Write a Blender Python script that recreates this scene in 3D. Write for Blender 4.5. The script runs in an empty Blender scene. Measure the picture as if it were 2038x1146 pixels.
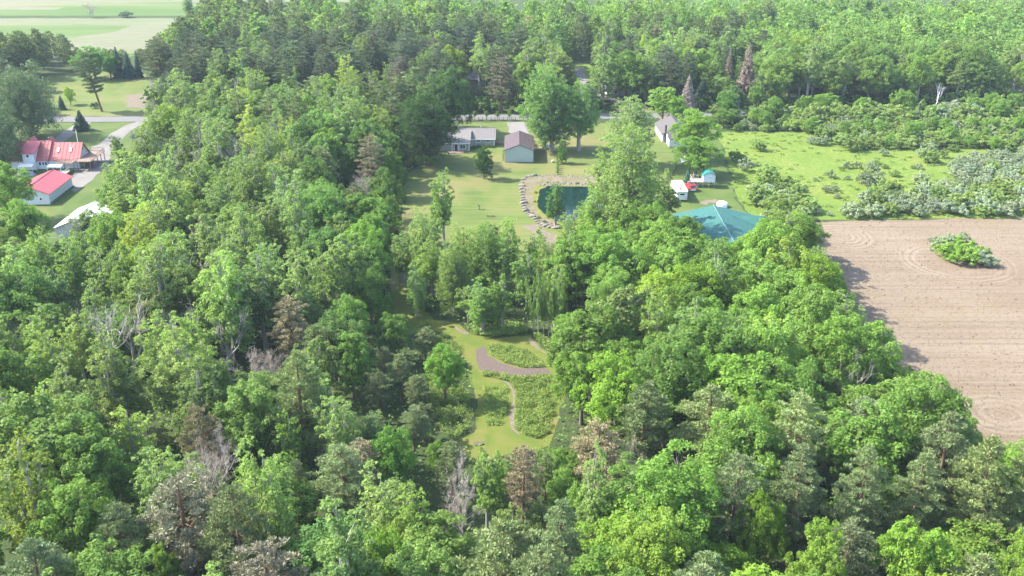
import bpy, math, random
import numpy as np
from mathutils import Vector, Matrix
from mathutils.geometry import tessellate_polygon

# ------------------------------------------------------------------ camera, world, sun, exposure
S = bpy.context.scene
COL = S.collection
HC, PITCH, FPX = 78.0, math.radians(23.6), 1925.0       # metres up, degrees down, focal length in photo pixels
cam_d = bpy.data.cameras.new('camera'); cam = bpy.data.objects.new('camera', cam_d); COL.objects.link(cam)
cam.location = (0, 0, HC); cam.rotation_euler = (math.radians(90) - PITCH, 0, 0)
cam_d.sensor_width = 36; cam_d.lens = FPX * 36 / 2038; cam_d.clip_end = 6000; cam_d.clip_start = 1
S.camera = cam

SUN_EL, SUN_DIR = math.radians(43), Vector((0.975, -0.20))      # direction the shadows run on the ground
w = bpy.data.worlds.new('World'); S.world = w; w.use_nodes = True
wn = w.node_tree.nodes; bg = wn['Background']; bg.inputs['Strength'].default_value = 0.15
sky = wn.new('ShaderNodeTexSky'); sky.sky_type = 'NISHITA'; sky.sun_disc = False
sky.sun_elevation = SUN_EL; sky.sun_rotation = math.atan2(-SUN_DIR.x, -SUN_DIR.y); sky.air_density = 1.0; sky.dust_density = 1.5
w.node_tree.links.new(sky.outputs[0], bg.inputs['Color'])
sun_d = bpy.data.lights.new('sun', 'SUN'); sun_d.energy = 3.7; sun_d.angle = math.radians(0.5); sun_d.color = (1.0, 0.95, 0.86)
sun = bpy.data.objects.new('sun', sun_d); COL.objects.link(sun)
sd = Vector((SUN_DIR.x * math.cos(SUN_EL), SUN_DIR.y * math.cos(SUN_EL), -math.sin(SUN_EL)))
sun.rotation_euler = sd.to_track_quat('-Z', 'Y').to_euler(); sun.location = (-60, 40, 120)
S.view_settings.view_transform = 'Standard'; S.view_settings.look = 'None'
S.view_settings.gamma = 1; S.view_settings.use_curve_mapping = False; S.view_settings.exposure = 2.3
S.render.engine = 'CYCLES'
S.cycles.max_bounces = 8; S.cycles.diffuse_bounces = 4; S.cycles.glossy_bounces = 2; S.cycles.transmission_bounces = 5
S.cycles.volume_bounces = 0; S.cycles.use_denoising = True; S.cycles.caustics_reflective = False; S.cycles.caustics_refractive = False

rnd = random.Random(11)
NR = np.random.default_rng

# ------------------------------------------------------------------ measuring: photo pixel -> place on the ground
CT, ST = math.cos(PITCH), math.sin(PITCH)
def G(px, py, z=0.0):
    X, V = (px - 1019) / FPX, (py - 573) / FPX
    dz = -ST - V * CT
    t = (z - HC) / dz
    return (X * t, (CT - V * ST) * t)
def proj(x, y, z):
    zz = z - HC
    d = y * CT - zz * ST
    return (1019 + FPX * x / d, 573 - FPX * (y * ST + zz * CT) / d, FPX / d)
def GP(pts): return [G(*p) for p in pts]

# ------------------------------------------------------------------ mesh buffer
class Buf:
    def __init__(self): self.V, self.F, self.A, self.n = [], [], [], 0
    def add(self, V, F, v=None):
        V = np.asarray(V, dtype=np.float32).reshape(-1, 3); F = np.asarray(F, dtype=np.int32)
        self.V.append(V); self.F.append(F + self.n); self.n += len(V)
        self.A.append(np.full(len(V), 0.5, np.float32) if v is None else np.asarray(v, np.float32))
        return self
    def box(self, c, s, rz=0.0):
        x, y, z = s[0] / 2, s[1] / 2, s[2] / 2
        V = np.array([[-x,-y,-z],[x,-y,-z],[x,y,-z],[-x,y,-z],[-x,-y,z],[x,-y,z],[x,y,z],[-x,y,z]])
        ca, sa = math.cos(rz), math.sin(rz)
        V = V @ np.array([[ca, sa, 0], [-sa, ca, 0], [0, 0, 1]]) + np.array(c)
        return self.add(V, [[0,3,2,1],[4,5,6,7],[0,1,5,4],[1,2,6,5],[2,3,7,6],[3,0,4,7]])
    def bar(self, a, b, r, sides=4, r2=None):
        return self.tube([a, b], [r, r if r2 is None else r2], sides, True)
    def tube(self, P, R, sides=5, cap=False):
        P = [Vector(p) for p in P]; n = len(P); V = []
        for i, p in enumerate(P):
            d = (P[min(i+1, n-1)] - P[max(i-1, 0)]).normalized()
            a = d.cross(Vector((0, 0, 1)) if abs(d.z) < .9 else Vector((1, 0, 0))).normalized(); b = d.cross(a)
            for k in range(sides):
                t = 2 * math.pi * (k + .5) / sides
                V.append(p + (a * math.cos(t) + b * math.sin(t)) * R[i])
        F = [[i*sides+k, i*sides+(k+1) % sides, (i+1)*sides+(k+1) % sides, (i+1)*sides+k] for i in range(n-1) for k in range(sides)]
        self.add([tuple(v) for v in V], F)
        if cap:
            for e in (0, n-1):
                for k in range(1, sides-1): self.F.append(np.array([[e*sides, e*sides+k, e*sides+k+1]], np.int32) + self.n - len(V))
        return self
    def prism(self, prof, x0, x1, axis='x'):
        """a closed outline (list of 2-D points) pushed from x0 to x1; axis x: outline in y,z; axis y: outline in x,z; axis z: in x,y"""
        n = len(prof); mk = {'x': lambda t, p: (t, p[0], p[1]), 'y': lambda t, p: (p[0], t, p[1]), 'z': lambda t, p: (p[0], p[1], t)}[axis]
        V = [mk(x0, p) for p in prof] + [mk(x1, p) for p in prof]
        self.add(V, [[i, (i+1) % n, n+(i+1) % n, n+i] for i in range(n)])
        tri = tessellate_polygon([[Vector((p[0], p[1], 0)) for p in prof]])
        base = self.n - 2*n
        self.F.append(np.array([list(t) for t in tri], np.int32) + base); self.F.append(np.array([[a+n, b+n, c+n] for a, b, c in tri], np.int32) + base)
        return self
    def mesh(self, name, mat=None, smooth=False):
        me = bpy.data.meshes.new(name)
        V = np.concatenate(self.V); me.vertices.add(len(V)); me.vertices.foreach_set('co', V.ravel())
        tot = np.concatenate([np.full(len(f), f.shape[1], np.int32) for f in self.F]); loops = np.concatenate([f.ravel() for f in self.F])
        me.loops.add(len(loops)); me.loops.foreach_set('vertex_index', loops)
        me.polygons.add(len(tot)); st = np.concatenate([[0], np.cumsum(tot)[:-1]]).astype(np.int32)
        me.polygons.foreach_set('loop_start', st)
        try: me.polygons.foreach_set('loop_total', tot)
        except Exception: pass
        me.polygons.foreach_set('use_smooth', np.full(len(tot), smooth, bool))
        a = me.attributes.new('v', 'FLOAT', 'POINT'); a.data.foreach_set('value', np.concatenate(self.A))
        me.update(calc_edges=True); me.validate()
        if mat: me.materials.append(mat)
        return me
    def build(self, name, mat, parent=None, smooth=False): return ob(name, self.mesh(name, mat, smooth), parent)

def ob(name, me, parent=None):
    o = bpy.data.objects.new(name, me); COL.objects.link(o); o.parent = parent
    return o
def tag(o, label, cat, group=None):
    o['label'] = label; o['category'] = cat
    if group: o['group'] = group
    return o
def thing(name, label, cat, loc=(0, 0, 0), rz=0.0, group=None):
    o = bpy.data.objects.new(name, None); COL.objects.link(o); o.empty_display_size = .3
    o.location = loc if len(loc) == 3 else (loc[0], loc[1], 0); o.rotation_euler = (0, 0, rz)
    return tag(o, label, cat, group)
def kind(o, k, label=None):
    o['kind'] = k
    if label: o['label'] = label
    return o

# ------------------------------------------------------------------ materials
class NT:
    def __init__(self, name):
        self.m = bpy.data.materials.new(name); self.m.use_nodes = True; self.t = self.m.node_tree; self.n = self.t.nodes
        self.p = self.n['Principled BSDF']; self.out = self.n['Material Output']
        self.pos = self.n.new('ShaderNodeNewGeometry').outputs['Position']
    def L(self, a, b): self.t.links.new(a, b)
    def noise(self, scale, detail=3, rough=.55, vec=None, dist=0):
        x = self.n.new('ShaderNodeTexNoise'); x.inputs['Scale'].default_value = scale; x.inputs['Detail'].default_value = detail
        x.inputs['Roughness'].default_value = rough; x.inputs['Distortion'].default_value = dist
        self.L(vec or self.pos, x.inputs['Vector']); return x.outputs['Fac']
    def scaled(self, s, rz=0):
        x = self.n.new('ShaderNodeMapping'); x.inputs['Scale'].default_value = s; x.inputs['Rotation'].default_value = (0, 0, rz); self.L(self.pos, x.inputs['Vector']); return x.outputs[0]
    def ramp(self, fac, stops):
        x = self.n.new('ShaderNodeValToRGB'); e = x.color_ramp.elements
        while len(e) < len(stops): e.new(0.5)
        for i, (p, c) in enumerate(stops):
            e[i].position = p; e[i].color = (*c, 1) if not isinstance(c, (int, float)) else (c, c, c, 1)
        self.L(fac, x.inputs['Fac']); return x.outputs['Color']
    def mix(self, fac, a, b, mode='MIX'):
        x = self.n.new('ShaderNodeMix'); x.data_type = 'RGBA'; x.blend_type = mode
        for val, s in ((fac, 0), (a, 6), (b, 7)):
            if isinstance(val, (int, float)): x.inputs[s].default_value = val if s == 0 else (val, val, val, 1)
            elif isinstance(val, tuple): x.inputs[s].default_value = (*val, 1)
            else: self.L(val, x.inputs[s])
        return x.outputs[2]
    def math(self, op, a, b=0.0, c=0.0):
        x = self.n.new('ShaderNodeMath'); x.operation = op
        for i, v in enumerate((a, b, c)):
            if isinstance(v, (int, float)): x.inputs[i].default_value = v
            else: self.L(v, x.inputs[i])
        return x.outputs[0]
    def bump(self, h, strength=.3, dist=.1):
        x = self.n.new('ShaderNodeBump'); x.inputs['Strength'].default_value = strength; x.inputs['Distance'].default_value = dist
        self.L(h, x.inputs['Height']); self.L(x.outputs[0], self.p.inputs['Normal'])
    def col(self, c):
        if isinstance(c, tuple): self.p.inputs['Base Color'].default_value = (*c, 1)
        else: self.L(c, self.p.inputs['Base Color'])
        return self
    def set(self, rough=.7, spec=.3, metal=0.0):
        self.p.inputs['Roughness'].default_value = rough; self.p.inputs['Specular IOR Level'].default_value = spec; self.p.inputs['Metallic'].default_value = metal
        return self.m

def plain(name, c, rough=.7, spec=.3, var=.12, scale=3.0, metal=0.0):
    t = NT(name); n = t.noise(scale, 4)
    t.col(t.mix(n, tuple(x * (1 - var) for x in c), tuple(min(1, x * (1 + var)) for x in c)))
    return t.set(rough, spec, metal)

def leafmat(name, c1, c2, trans=.5, attr=False, rough=.65, spec=.14, rnd_amt=.16):
    t = NT(name)
    a = t.n.new('ShaderNodeAttribute'); a.attribute_name = 'v'
    c = t.mix(a.outputs['Fac'], c1, c2)
    if attr:
        a2 = t.n.new('ShaderNodeAttribute'); a2.attribute_name = 'tint'; c = t.mix(1.0, c, a2.outputs['Color'], 'MULTIPLY')
    else:
        oi = t.n.new('ShaderNodeObjectInfo'); c = t.mix(1.0, c, oi.outputs['Color'], 'MULTIPLY')
        h = t.n.new('ShaderNodeHueSaturation'); t.L(c, h.inputs['Color'])
        t.L(t.math('MULTIPLY_ADD', oi.outputs['Random'], 2 * rnd_amt, 1 - rnd_amt), h.inputs['Value'])
        c = h.outputs['Color']
    t.col(c); t.set(rough, spec)
    tr = t.n.new('ShaderNodeBsdfTranslucent'); t.L(t.mix(1.0, c, (1.15, 1.2, .7), 'MULTIPLY'), tr.inputs['Color'])
    ms = t.n.new('ShaderNodeMixShader'); ms.inputs[0].default_value = trans
    t.L(t.p.outputs[0], ms.inputs[1]); t.L(tr.outputs[0], ms.inputs[2]); t.L(ms.outputs[0], t.out.inputs['Surface'])
    return t.m

M = {}
M['maple'] = leafmat('maple_leaf', (.104, .182, .042), (.200, .290, .076))
M['poplar'] = leafmat('poplar_leaf', (.132, .204, .062), (.258, .338, .108))
M['pine'] = leafmat('pine_needle', (.100, .142, .062), (.200, .245, .108), .2, rough=.6, spec=.2)
M['drypine'] = leafmat('dry_pine_needle', (.165, .150, .092), (.290, .260, .170), .15, rough=.7, spec=.15)
M['spruce'] = leafmat('spruce_needle', (0.049, 0.099, 0.053), (0.096, 0.157, 0.083), .12, rough=.6, spec=.2)
M['twig'] = leafmat('dead_twig', (0.230, 0.201, 0.172), (0.391, 0.345, 0.299), .05, rough=.8, spec=.1)
M['shrub'] = leafmat('shrub_leaf', (.128, .198, .054), (.235, .312, .092))
M['olive'] = leafmat('silver_shrub_leaf', (.138, .188, .100), (.258, .308, .178), .25)
M['weed'] = leafmat('weed_leaf', (.110, .190, .036), (.245, .314, .074), .3)
M['wood'] = leafmat('wood_leaf', (.108, .192, .050), (.220, .322, .085), attr=True)

def bark(name, a, b):
    t = NT(name); n = t.noise(6, 5, .65, t.scaled((3, 3, .5)))
    t.col(t.ramp(n, [(.3, a), (.7, b)])); t.bump(n, .5, .05); return t.set(.9, .1)
M['bark'] = bark('grey_brown_bark', (.075, .06, .047), (.19, .16, .13))
M['palebark'] = bark('pale_bark', (.17, .155, .135), (.38, .355, .31))
M['redbark'] = bark('red_brown_bark', (.10, .06, .04), (.24, .15, .10))
M['deadbark'] = bark('weathered_dead_wood', (.26, .23, .20), (.44, .40, .36))
M['whitebark'] = bark('bleached_wood', (.5, .48, .46), (.7, .69, .67))
# ------------------------------------------------------------------ ground materials
def ground_mats():
    t = NT('forest_floor'); n = t.noise(.25, 5, .6); n2 = t.noise(2.2, 4, .7)
    c = t.ramp(n, [(.3, (0.024, 0.031, 0.013)), (.55, (0.036, 0.051, 0.018)), (.75, (0.054, 0.050, 0.030))])
    t.col(t.mix(t.ramp(n2, [(.35, .0), (.7, .8)]), c, (0.041, 0.064, 0.018))); t.bump(n2, .8, .3); M['forest'] = t.set(.95, .1)

    t = NT('mown_lawn'); n = t.noise(.045, 4, .62, dist=.7); n2 = t.noise(1.3, 5, .7); st = t.noise(.5, 3, .5, t.scaled((.10, 1.9, 1), .06)); dry = t.noise(.028, 3, .6, dist=.5)
    c = t.ramp(n, [(.34, (.046, .080, .014)), (.50, (.074, .104, .021)), (.62, (.112, .112, .034)), (.74, (.160, .128, .060))])
    c = t.mix(t.ramp(dry, [(.53, .0), (.64, .75)]), c, (.150, .118, .052)); c = t.mix(t.math('MULTIPLY', n2, .55), c, (.050, .066, .014)); c = t.mix(t.ramp(st, [(.44, .0), (.60, .45)]), c, (.110, .122, .036))
    t.col(c); t.bump(n2, .3, .05); M['lawn'] = t.set(.9, .15)

    t = NT('green_lawn'); n = t.noise(.09, 4, .6, dist=.6); n2 = t.noise(1.6, 5, .7)
    c = t.ramp(n, [(.36, (0.043, 0.075, 0.013)), (.55, (0.066, 0.094, 0.020)), (.70, (0.097, 0.101, 0.031)), (.84, (0.147, 0.121, 0.057))])
    t.col(t.mix(t.math('MULTIPLY', n2, .5), c, (0.038, 0.060, 0.012))); t.bump(n2, .3, .05); M['green_lawn'] = t.set(.9, .15)

    t = NT('wild_meadow'); n = t.noise(.06, 5, .62, dist=.8); n2 = t.noise(.9, 6, .72); n3 = t.noise(.035, 3, .5)
    c = t.ramp(n, [(.32, (0.077, 0.127, 0.018)), (.5, (0.113, 0.153, 0.025)), (.64, (0.137, 0.161, 0.032)), (.8, (0.183, 0.170, 0.058))])
    c = t.mix(t.ramp(n2, [(.4, .75), (.62, .0)]), c, (0.057, 0.095, 0.017)); c = t.mix(t.ramp(n3, [(.6, .0), (.75, .5)]), c, (0.191, 0.178, 0.066))
    t.col(c); t.bump(n2, .7, .25); M['meadow'] = t.set(.95, .1)

    t = NT('clearing_grass'); n = t.noise(.22, 4, .6, dist=.5); n2 = t.noise(2.6, 5, .7)
    c = t.ramp(n, [(.34, (0.062, 0.092, 0.013)), (.52, (0.092, 0.106, 0.018)), (.66, (0.116, 0.106, 0.030)), (.8, (0.157, 0.118, 0.057))])
    t.col(t.mix(t.math('MULTIPLY', n2, .5), c, (0.054, 0.071, 0.012))); t.bump(n2, .4, .06); M['clearing'] = t.set(.9, .15)

    # bare field: furrow lines along x, clods, wheel rings round the bush island and at the headland loops
    t = NT('tilled_soil'); n = t.noise(.03, 4, .6, dist=.4); n2 = t.noise(1.5, 6, .75); rows = t.noise(1.0, 3, .6, t.scaled((.025, 1.15, 1), .02)); band = t.noise(1.0, 2, .5, t.scaled((.008, .16, 1), .02))
    c = t.ramp(n, [(.3, (0.128, 0.094, 0.063)), (.5, (0.146, 0.111, 0.078)), (.7, (0.165, 0.129, 0.095))])
    c = t.mix(t.ramp(band, [(.42, .0), (.62, .38)]), c, (0.172, 0.138, 0.102))
    c = t.mix(t.ramp(rows, [(.36, .42), (.50, .0)]), c, (0.087, 0.065, 0.045))
    c = t.mix(t.ramp(n2, [(.36, .7), (.47, .0)]), c, (0.074, 0.057, 0.040))
    weed = t.math('MULTIPLY', t.ramp(t.noise(.045, 3, .6), [(.52, .0), (.66, 1.0)]), t.ramp(t.noise(.8, 5, .7), [(.5, .0), (.62, .6)]))
    c = t.mix(weed, c, (0.122, 0.104, 0.033))
    sep = t.n.new('ShaderNodeSeparateXYZ'); t.L(t.pos, sep.inputs[0]); hh = None
    for (cx, cy, r0, r1, sx) in RINGS:
        dx = t.math('MULTIPLY', t.math('SUBTRACT', sep.outputs[0], cx), sx); dy = t.math('SUBTRACT', sep.outputs[1], cy)
        d = t.math('ADD', t.math('SQRT', t.math('ADD', t.math('MULTIPLY', dx, dx), t.math('MULTIPLY', dy, dy))), t.math('MULTIPLY', t.noise(.15, 2), 1.2))
        inside = t.math('MULTIPLY', t.math('MULTIPLY', t.math('GREATER_THAN', d, r0), t.math('LESS_THAN', d, r1)), t.ramp(t.noise(.11, 3, .6), [(.38, .35), (.56, 1.0)]))
        sn = t.math('MULTIPLY_ADD', t.math('SINE', t.math('MULTIPLY', d, 4.2)), .5, .5)
        c = t.mix(t.math('MULTIPLY', inside, t.math('MULTIPLY', sn, .50)), c, (0.200, 0.164, 0.120))
        c = t.mix(t.math('MULTIPLY', inside, t.math('MULTIPLY', t.math('POWER', t.math('SUBTRACT', 1.0, sn), 3), .16)), c, (0.089, 0.066, 0.046))
        k = t.math('MULTIPLY', inside, t.math('MULTIPLY', sn, .35)); hh = k if hh is None else t.math('ADD', hh, k)
    t.col(c); t.bump(t.math('ADD', t.math('ADD', n2, rows), hh), .7, .25); M['soil'] = t.set(.95, .08)

    t = NT('crop_field'); n = t.noise(1.0, 4, .55, t.scaled((.0035, .02, 1), .0)); n2 = t.noise(.25, 4, .7, t.scaled((.4, 1.3, 1)))
    c = t.ramp(n, [(.36, (0.050, 0.092, 0.023)), (.5, (0.075, 0.108, 0.034)), (.58, (0.127, 0.126, 0.071)), (.72, (0.149, 0.136, 0.090))])
    t.col(t.mix(t.math('MULTIPLY', n2, .45), c, (0.070, 0.092, 0.030))); M['crop'] = t.set(.95, .08)

    t = NT('asphalt_road'); n = t.noise(.7, 5, .7); n2 = t.noise(.06, 3)
    t.col(t.mix(n2, t.mix(n, (0.096, 0.093, 0.091), (0.128, 0.123, 0.120)), (0.109, 0.105, 0.100))); M['road'] = t.set(.9, .15)
    t = NT('concrete_drive'); n = t.noise(.9, 5, .7); n2 = t.noise(.1, 4, .6)
    t.col(t.mix(t.ramp(n2, [(.35, .0), (.7, 1.0)]), t.mix(n, (0.128, 0.119, 0.110), (0.170, 0.161, 0.149)), (0.121, 0.112, 0.101))); M['drive'] = t.set(.9, .15)
    t = NT('sandy_gravel'); n = t.noise(1.2, 5, .75); t.col(t.ramp(n, [(.3, (0.088, 0.071, 0.051)), (.7, (0.151, 0.126, 0.097))])); t.bump(n, .5, .1); M['sand'] = t.set(.95, .1)
    t = NT('wood_mulch'); n = t.noise(3.5, 6, .8); n2 = t.noise(.4, 3); t.col(t.mix(n2, t.ramp(n, [(.3, (0.055, 0.040, 0.035)), (.7, (0.145, 0.109, 0.094))]), (0.097, 0.074, 0.063))); t.bump(n, .9, .2); M['mulch'] = t.set(.95, .08)
    t = NT('stubble_field'); n = t.noise(.2, 4, .7, t.scaled((.3, 1.4, 1))); n2 = t.noise(1.0, 3, .6, t.scaled((.006, .05, 1)))
    t.col(t.mix(t.ramp(n2, [(.45, .0), (.7, .5)]), t.ramp(n, [(.3, (0.096, 0.097, 0.056)), (.7, (0.131, 0.130, 0.086))]), (0.074, 0.108, 0.036))); M['stubble'] = t.set(.95, .08)
    t = NT('pond_shore'); n = t.noise(.9, 5, .75); n2 = t.noise(.3, 4, .65); t.col(t.mix(t.ramp(n2, [(.45, .0), (.62, .8)]), t.ramp(n, [(.3, (.085, .066, .046)), (.7, (.165, .135, .10))]), (.075, .085, .022))); t.bump(n, .6, .12); M['shore'] = t.set(.95, .1)
    t = NT('moss_bank'); n = t.noise(1.0, 5, .7); t.col(t.ramp(n, [(.3, (0.065, 0.078, 0.014)), (.7, (0.136, 0.131, 0.031))])); t.bump(n, .5, .1); M['moss'] = t.set(.95, .1)
    t = NT('pond_water'); n = t.noise(.5, 4, .6); n2 = t.noise(3.0, 3, .5)
    t.col(t.ramp(n, [(.35, (0.002, 0.012, 0.009)), (.7, (0.006, 0.021, 0.017))])); t.bump(n2, .06, .05); M['water'] = t.set(.1, .10)
    t = NT('woodland_water'); n2 = t.noise(2.0, 3, .5); t.col((.022, .028, .028)); t.bump(n2, .08, .05); M['greywater'] = t.set(.2, .3)
    t = NT('field_stone'); n = t.noise(2.5, 5, .65); t.col(t.ramp(n, [(.3, (0.104, 0.090, 0.074)), (.7, (0.201, 0.178, 0.154))])); t.bump(n, .5, .08); M['stone'] = t.set(.9, .15)

# centres of the wheel rings, measured on the ground
_i = G(1905, 521); _a = G(1676, 470); _b = G(1995, 825)
RINGS = [(_i[0], _i[1], 9.0, 12.4, 1.0), (_a[0], _a[1], 2.0, 8.8, 1.1), (_b[0], _b[1], 2.0, 6.5, .9)]
ground_mats()

# ------------------------------------------------------------------ the ground, laid in sheets
def wobble(pts, step, amp, seed):
    r = NR(seed); out = []
    n = len(pts)
    for i in range(n):
        a = np.array(pts[i]); b = np.array(pts[(i+1) % n]); L = np.linalg.norm(b - a); k = max(1, int(L / step))
        nv = np.array([-(b-a)[1], (b-a)[0]]) / max(L, 1e-6)
        for j in range(k):
            t = j / k; out.append(tuple(a + (b - a) * t + nv * r.normal(0, amp) * (1 if j else .3)))
    return out
def sheet(name, pts, z, mat, step=3.0, amp=.35, seed=1, label=None):
    q = wobble(pts, step, amp, seed) if amp else pts
    tri = tessellate_polygon([[Vector((x, y, 0)) for x, y in q]])
    b = Buf(); b.add([(x, y, z) for x, y in q], [list(t) for t in tri])
    me = b.mesh(name, mat)
    for p in me.polygons:
        if p.normal.z < 0: p.flip()
    o = ob(name, me); return kind(o, 'structure', label)
def strip(name, line, width, z, mat, label=None, amp=.12, seed=3):
    P = [np.array(p) for p in line]; Lq, Rq = [], []; r = NR(seed)
    Q = []
    for a, b in zip(P, P[1:]):
        k = max(1, int(np.linalg.norm(b-a) / 3)); Q += [a + (b-a) * j / k for j in range(k)]
    Q.append(P[-1])
    for i, p in enumerate(Q):
        d = Q[min(i+1, len(Q)-1)] - Q[max(i-1, 0)]; d = d / np.linalg.norm(d); nv = np.array([-d[1], d[0]])
        ww = width if not callable(width) else width(i / (len(Q)-1))
        Lq.append(p + nv * (ww/2 + r.normal(0, amp))); Rq.append(p - nv * (ww/2 + r.normal(0, amp)))
    n = len(Q); V = [(*p, z) for p in Lq] + [(*p, z) for p in Rq]
    b = Buf(); b.add(V, [[i, n+i, n+i+1, i+1] for i in range(n-1)])
    return kind(b.build(name, mat), 'structure', label)

kind(Buf().add([(-3000, -600, 0), (3000, -600, 0), (3000, 4000, 0), (-3000, 4000, 0)], [[0, 1, 2, 3]]).build('ground', M['forest']), 'structure')

ROADL = GP([(-400, 236.5), (200, 237), (620, 236), (980, 233.5), (1400, 228), (1690, 222), (2038, 215), (2500, 206)])
POLY = {}
POLY['lawn'] = GP([(915, 243), (1035, 243), (1200, 245), (1290, 250), (1330, 262), (1345, 330), (1300, 420), (1150, 480), (1115, 500), (1120, 545), (1040, 540), (960, 520), (900, 560), (835, 580), (820, 640), (860, 655), (800, 668), (778, 645), (776, 560), (790, 480), (800, 410), (806, 350), (845, 320), (880, 290)])
POLY['meadow'] = GP([(1430, 262), (1500, 262), (1640, 262), (2100, 235), (2200, 430), (1620, 439), (1560, 452), (1510, 445), (1470, 400), (1452, 340)])
POLY['camp_yard'] = GP([(1300, 246), (1425, 258), (1448, 340), (1468, 402), (1515, 452), (1530, 500), (1400, 510), (1300, 480), (1303, 422), (1348, 331), (1334, 262)])
POLY['soil'] = GP([(1600, 441), (2150, 432), (2600, 1300), (2150, 1100), (2040, 1010), (1930, 920), (1850, 840), (1790, 760), (1730, 680), (1680, 610), (1650, 560), (1625, 500)])
POLY['left_yard'] = GP([(-60, 245), (290, 244), (300, 290), (240, 345), (200, 420), (180, 500), (60, 520), (-60, 440)])
POLY['north_yard'] = GP([(60, 231), (300, 231), (310, 190), (290, 148), (200, 142), (100, 150), (40, 190)])
POLY['far_house_lawn'] = GP([(905, 175), (1010, 176), (1020, 150), (960, 140), (905, 150)])
POLY['track_lawn'] = GP([(1105, 178), (1185, 178), (1205, 150), (1180, 128), (1120, 130)])
POLY['near_crop'] = [(-420, G(0, 36)[1]), (G(352, 36)[0], G(0, 36)[1]), G(318, 82), G(275, 108), (-130, G(0, 112)[1]), (-420, G(0, 112)[1])]
POLY['far_crop'] = [(-700, G(0, 31)[1]), (G(372, 31)[0], G(0, 31)[1]), G(402, 12), G(440, -10), (-180, 1100), (-700, 1100)]
ZC = lambda pts: [(760 + x / 3.183, 560 + y / 3.183) for x, y in pts]
POLY['clearing'] = GP(ZC([(60, 150), (120, 20), (170, 100), (330, 245), (470, 262), (560, 330), (690, 362), (860, 345), (940, 340), (1010, 420), (1110, 470), (1165, 560), (1185, 640), (1160, 730), (1125, 800), (1100, 960), (1060, 1040), (1000, 1060), (870, 1090), (720, 1110), (600, 1150), (480, 1120), (440, 1040), (580, 960), (600, 760), (545, 560), (500, 420), (430, 340), (300, 320), (90, 300)]))
POLY['mulch'] = GP(ZC([(590, 430), (650, 405), (668, 470), (760, 520), (880, 553), (1000, 540), (1060, 560), (1075, 590), (900, 602), (760, 584), (612, 557)]))
BED = [GP(ZC(q)) for q in (
    [(668, 412), (800, 405), (920, 440), (1010, 500), (1030, 545), (900, 550), (780, 518), (685, 468)],
    [(620, 572), (760, 590), (900, 608), (1080, 600), (1112, 680), (1115, 750), (1070, 960), (980, 1000), (880, 970), (838, 930), (846, 700), (805, 640), (700, 612), (630, 602)],
    [(640, 672), (790, 672), (800, 780), (780, 912), (652, 920)],
    [(330, 335), (430, 345), (496, 420), (516, 600), (552, 720), (588, 900), (500, 985), (400, 990), (330, 900), (300, 700), (290, 480)])]
POLY['pond_bank'] = GP([(1036, 364), (1050, 352), (1090, 349), (1180, 350), (1215, 372), (1215, 445), (1180, 458), (1120, 457), (1080, 445), (1050, 425), (1040, 405)])
POLY['moss'] = GP([(1062, 374), (1080, 366), (1100, 368), (1200, 369), (1203, 440), (1170, 451), (1120, 449), (1086, 435), (1066, 420), (1060, 395)])
POLY['pond'] = GP([(1073, 380), (1088, 370), (1108, 370.5), (1150, 371), (1190, 372), (1200, 400), (1196, 440), (1160, 449), (1125, 446), (1090, 432), (1072, 415), (1069, 400)])
POLY['wood_pond'] = GP([(925, 560), (955, 550), (990, 552), (1010, 566), (990, 584), (950, 588)])
sheet('lawn', POLY['lawn'], .004, M['lawn'], seed=2)
sheet('meadow', POLY['meadow'], .005, M['meadow'], seed=3)
sheet('camp_yard', POLY['camp_yard'], .006, M['green_lawn'], seed=4)
sheet('ploughed_field', POLY['soil'], .007, M['soil'], 4, .5, 5)
sheet('farm_yard', POLY['left_yard'], .008, M['green_lawn'], seed=6)
sheet('roadside_lawn', POLY['north_yard'], .009, M['lawn'], seed=7)
sheet('far_lawn', POLY['far_house_lawn'], .010, M['green_lawn'], seed=8)
sheet('back_lawn', POLY['track_lawn'], .011, M['meadow'], seed=9)
sheet('crop_field', POLY['near_crop'], .012, M['crop'], 8, .4, 10)
sheet('far_crop_field', POLY['far_crop'], .013, M['crop'], 8, .4, 11)
sheet('stubble_field', [(-420, G(0, 45)[1]), (-420, G(0, 36.5)[1]), (G(350, 36.5)[0], G(0, 36.5)[1]), G(316, 82), G(278, 104), G(150, 96), G(120, 78), G(230, 62), G(260, 52), G(120, 46)], .0145, M['stubble'], 6, 1.2, 40)
sheet('far_stubble_field', [(-600, G(0, 6)[1]), (-100, G(0, 4)[1]), (-90, 1000), (-600, 1000)], .0155, M['stubble'], 8, 2, 41)
sheet('far_stubble_strip', [(-600, G(0, 19)[1]), (G(110, 19)[0], G(0, 19)[1]), (G(130, 14)[0], G(0, 14)[1]), (-600, G(0, 13)[1])], .0165, M['stubble'], 6, 1, 42)
sheet('clearing', POLY['clearing'], .014, M['clearing'], 1.5, .25, 12)
sheet('mulch_path', POLY['mulch'], .020, M['mulch'], 1.0, .12, 13)
strip('road', ROADL, 7.4, .018, M['road'], 'straight grey country road crossing behind the houses')
strip('driveway', GP([(283, 243), (262, 250), (232, 270), (208, 296)]), lambda t: 4.5 + 1.5 * t, .022, M['drive'])
sheet('parking_apron', GP([(182, 292), (208, 284), (221, 302), (214, 330), (178, 362), (150, 382), (128, 372), (158, 330), (186, 310)]), .026, M['drive'], 2, .15, 14)
strip('farm_track', GP([(168, 243), (140, 262), (112, 284), (100, 292)]), 4.2, .024, M['drive'])
strip('garage_driveway', GP([(1024, 243), (1030, 252), (1034, 266)]), 6.0, .022, M['drive'])
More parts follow.
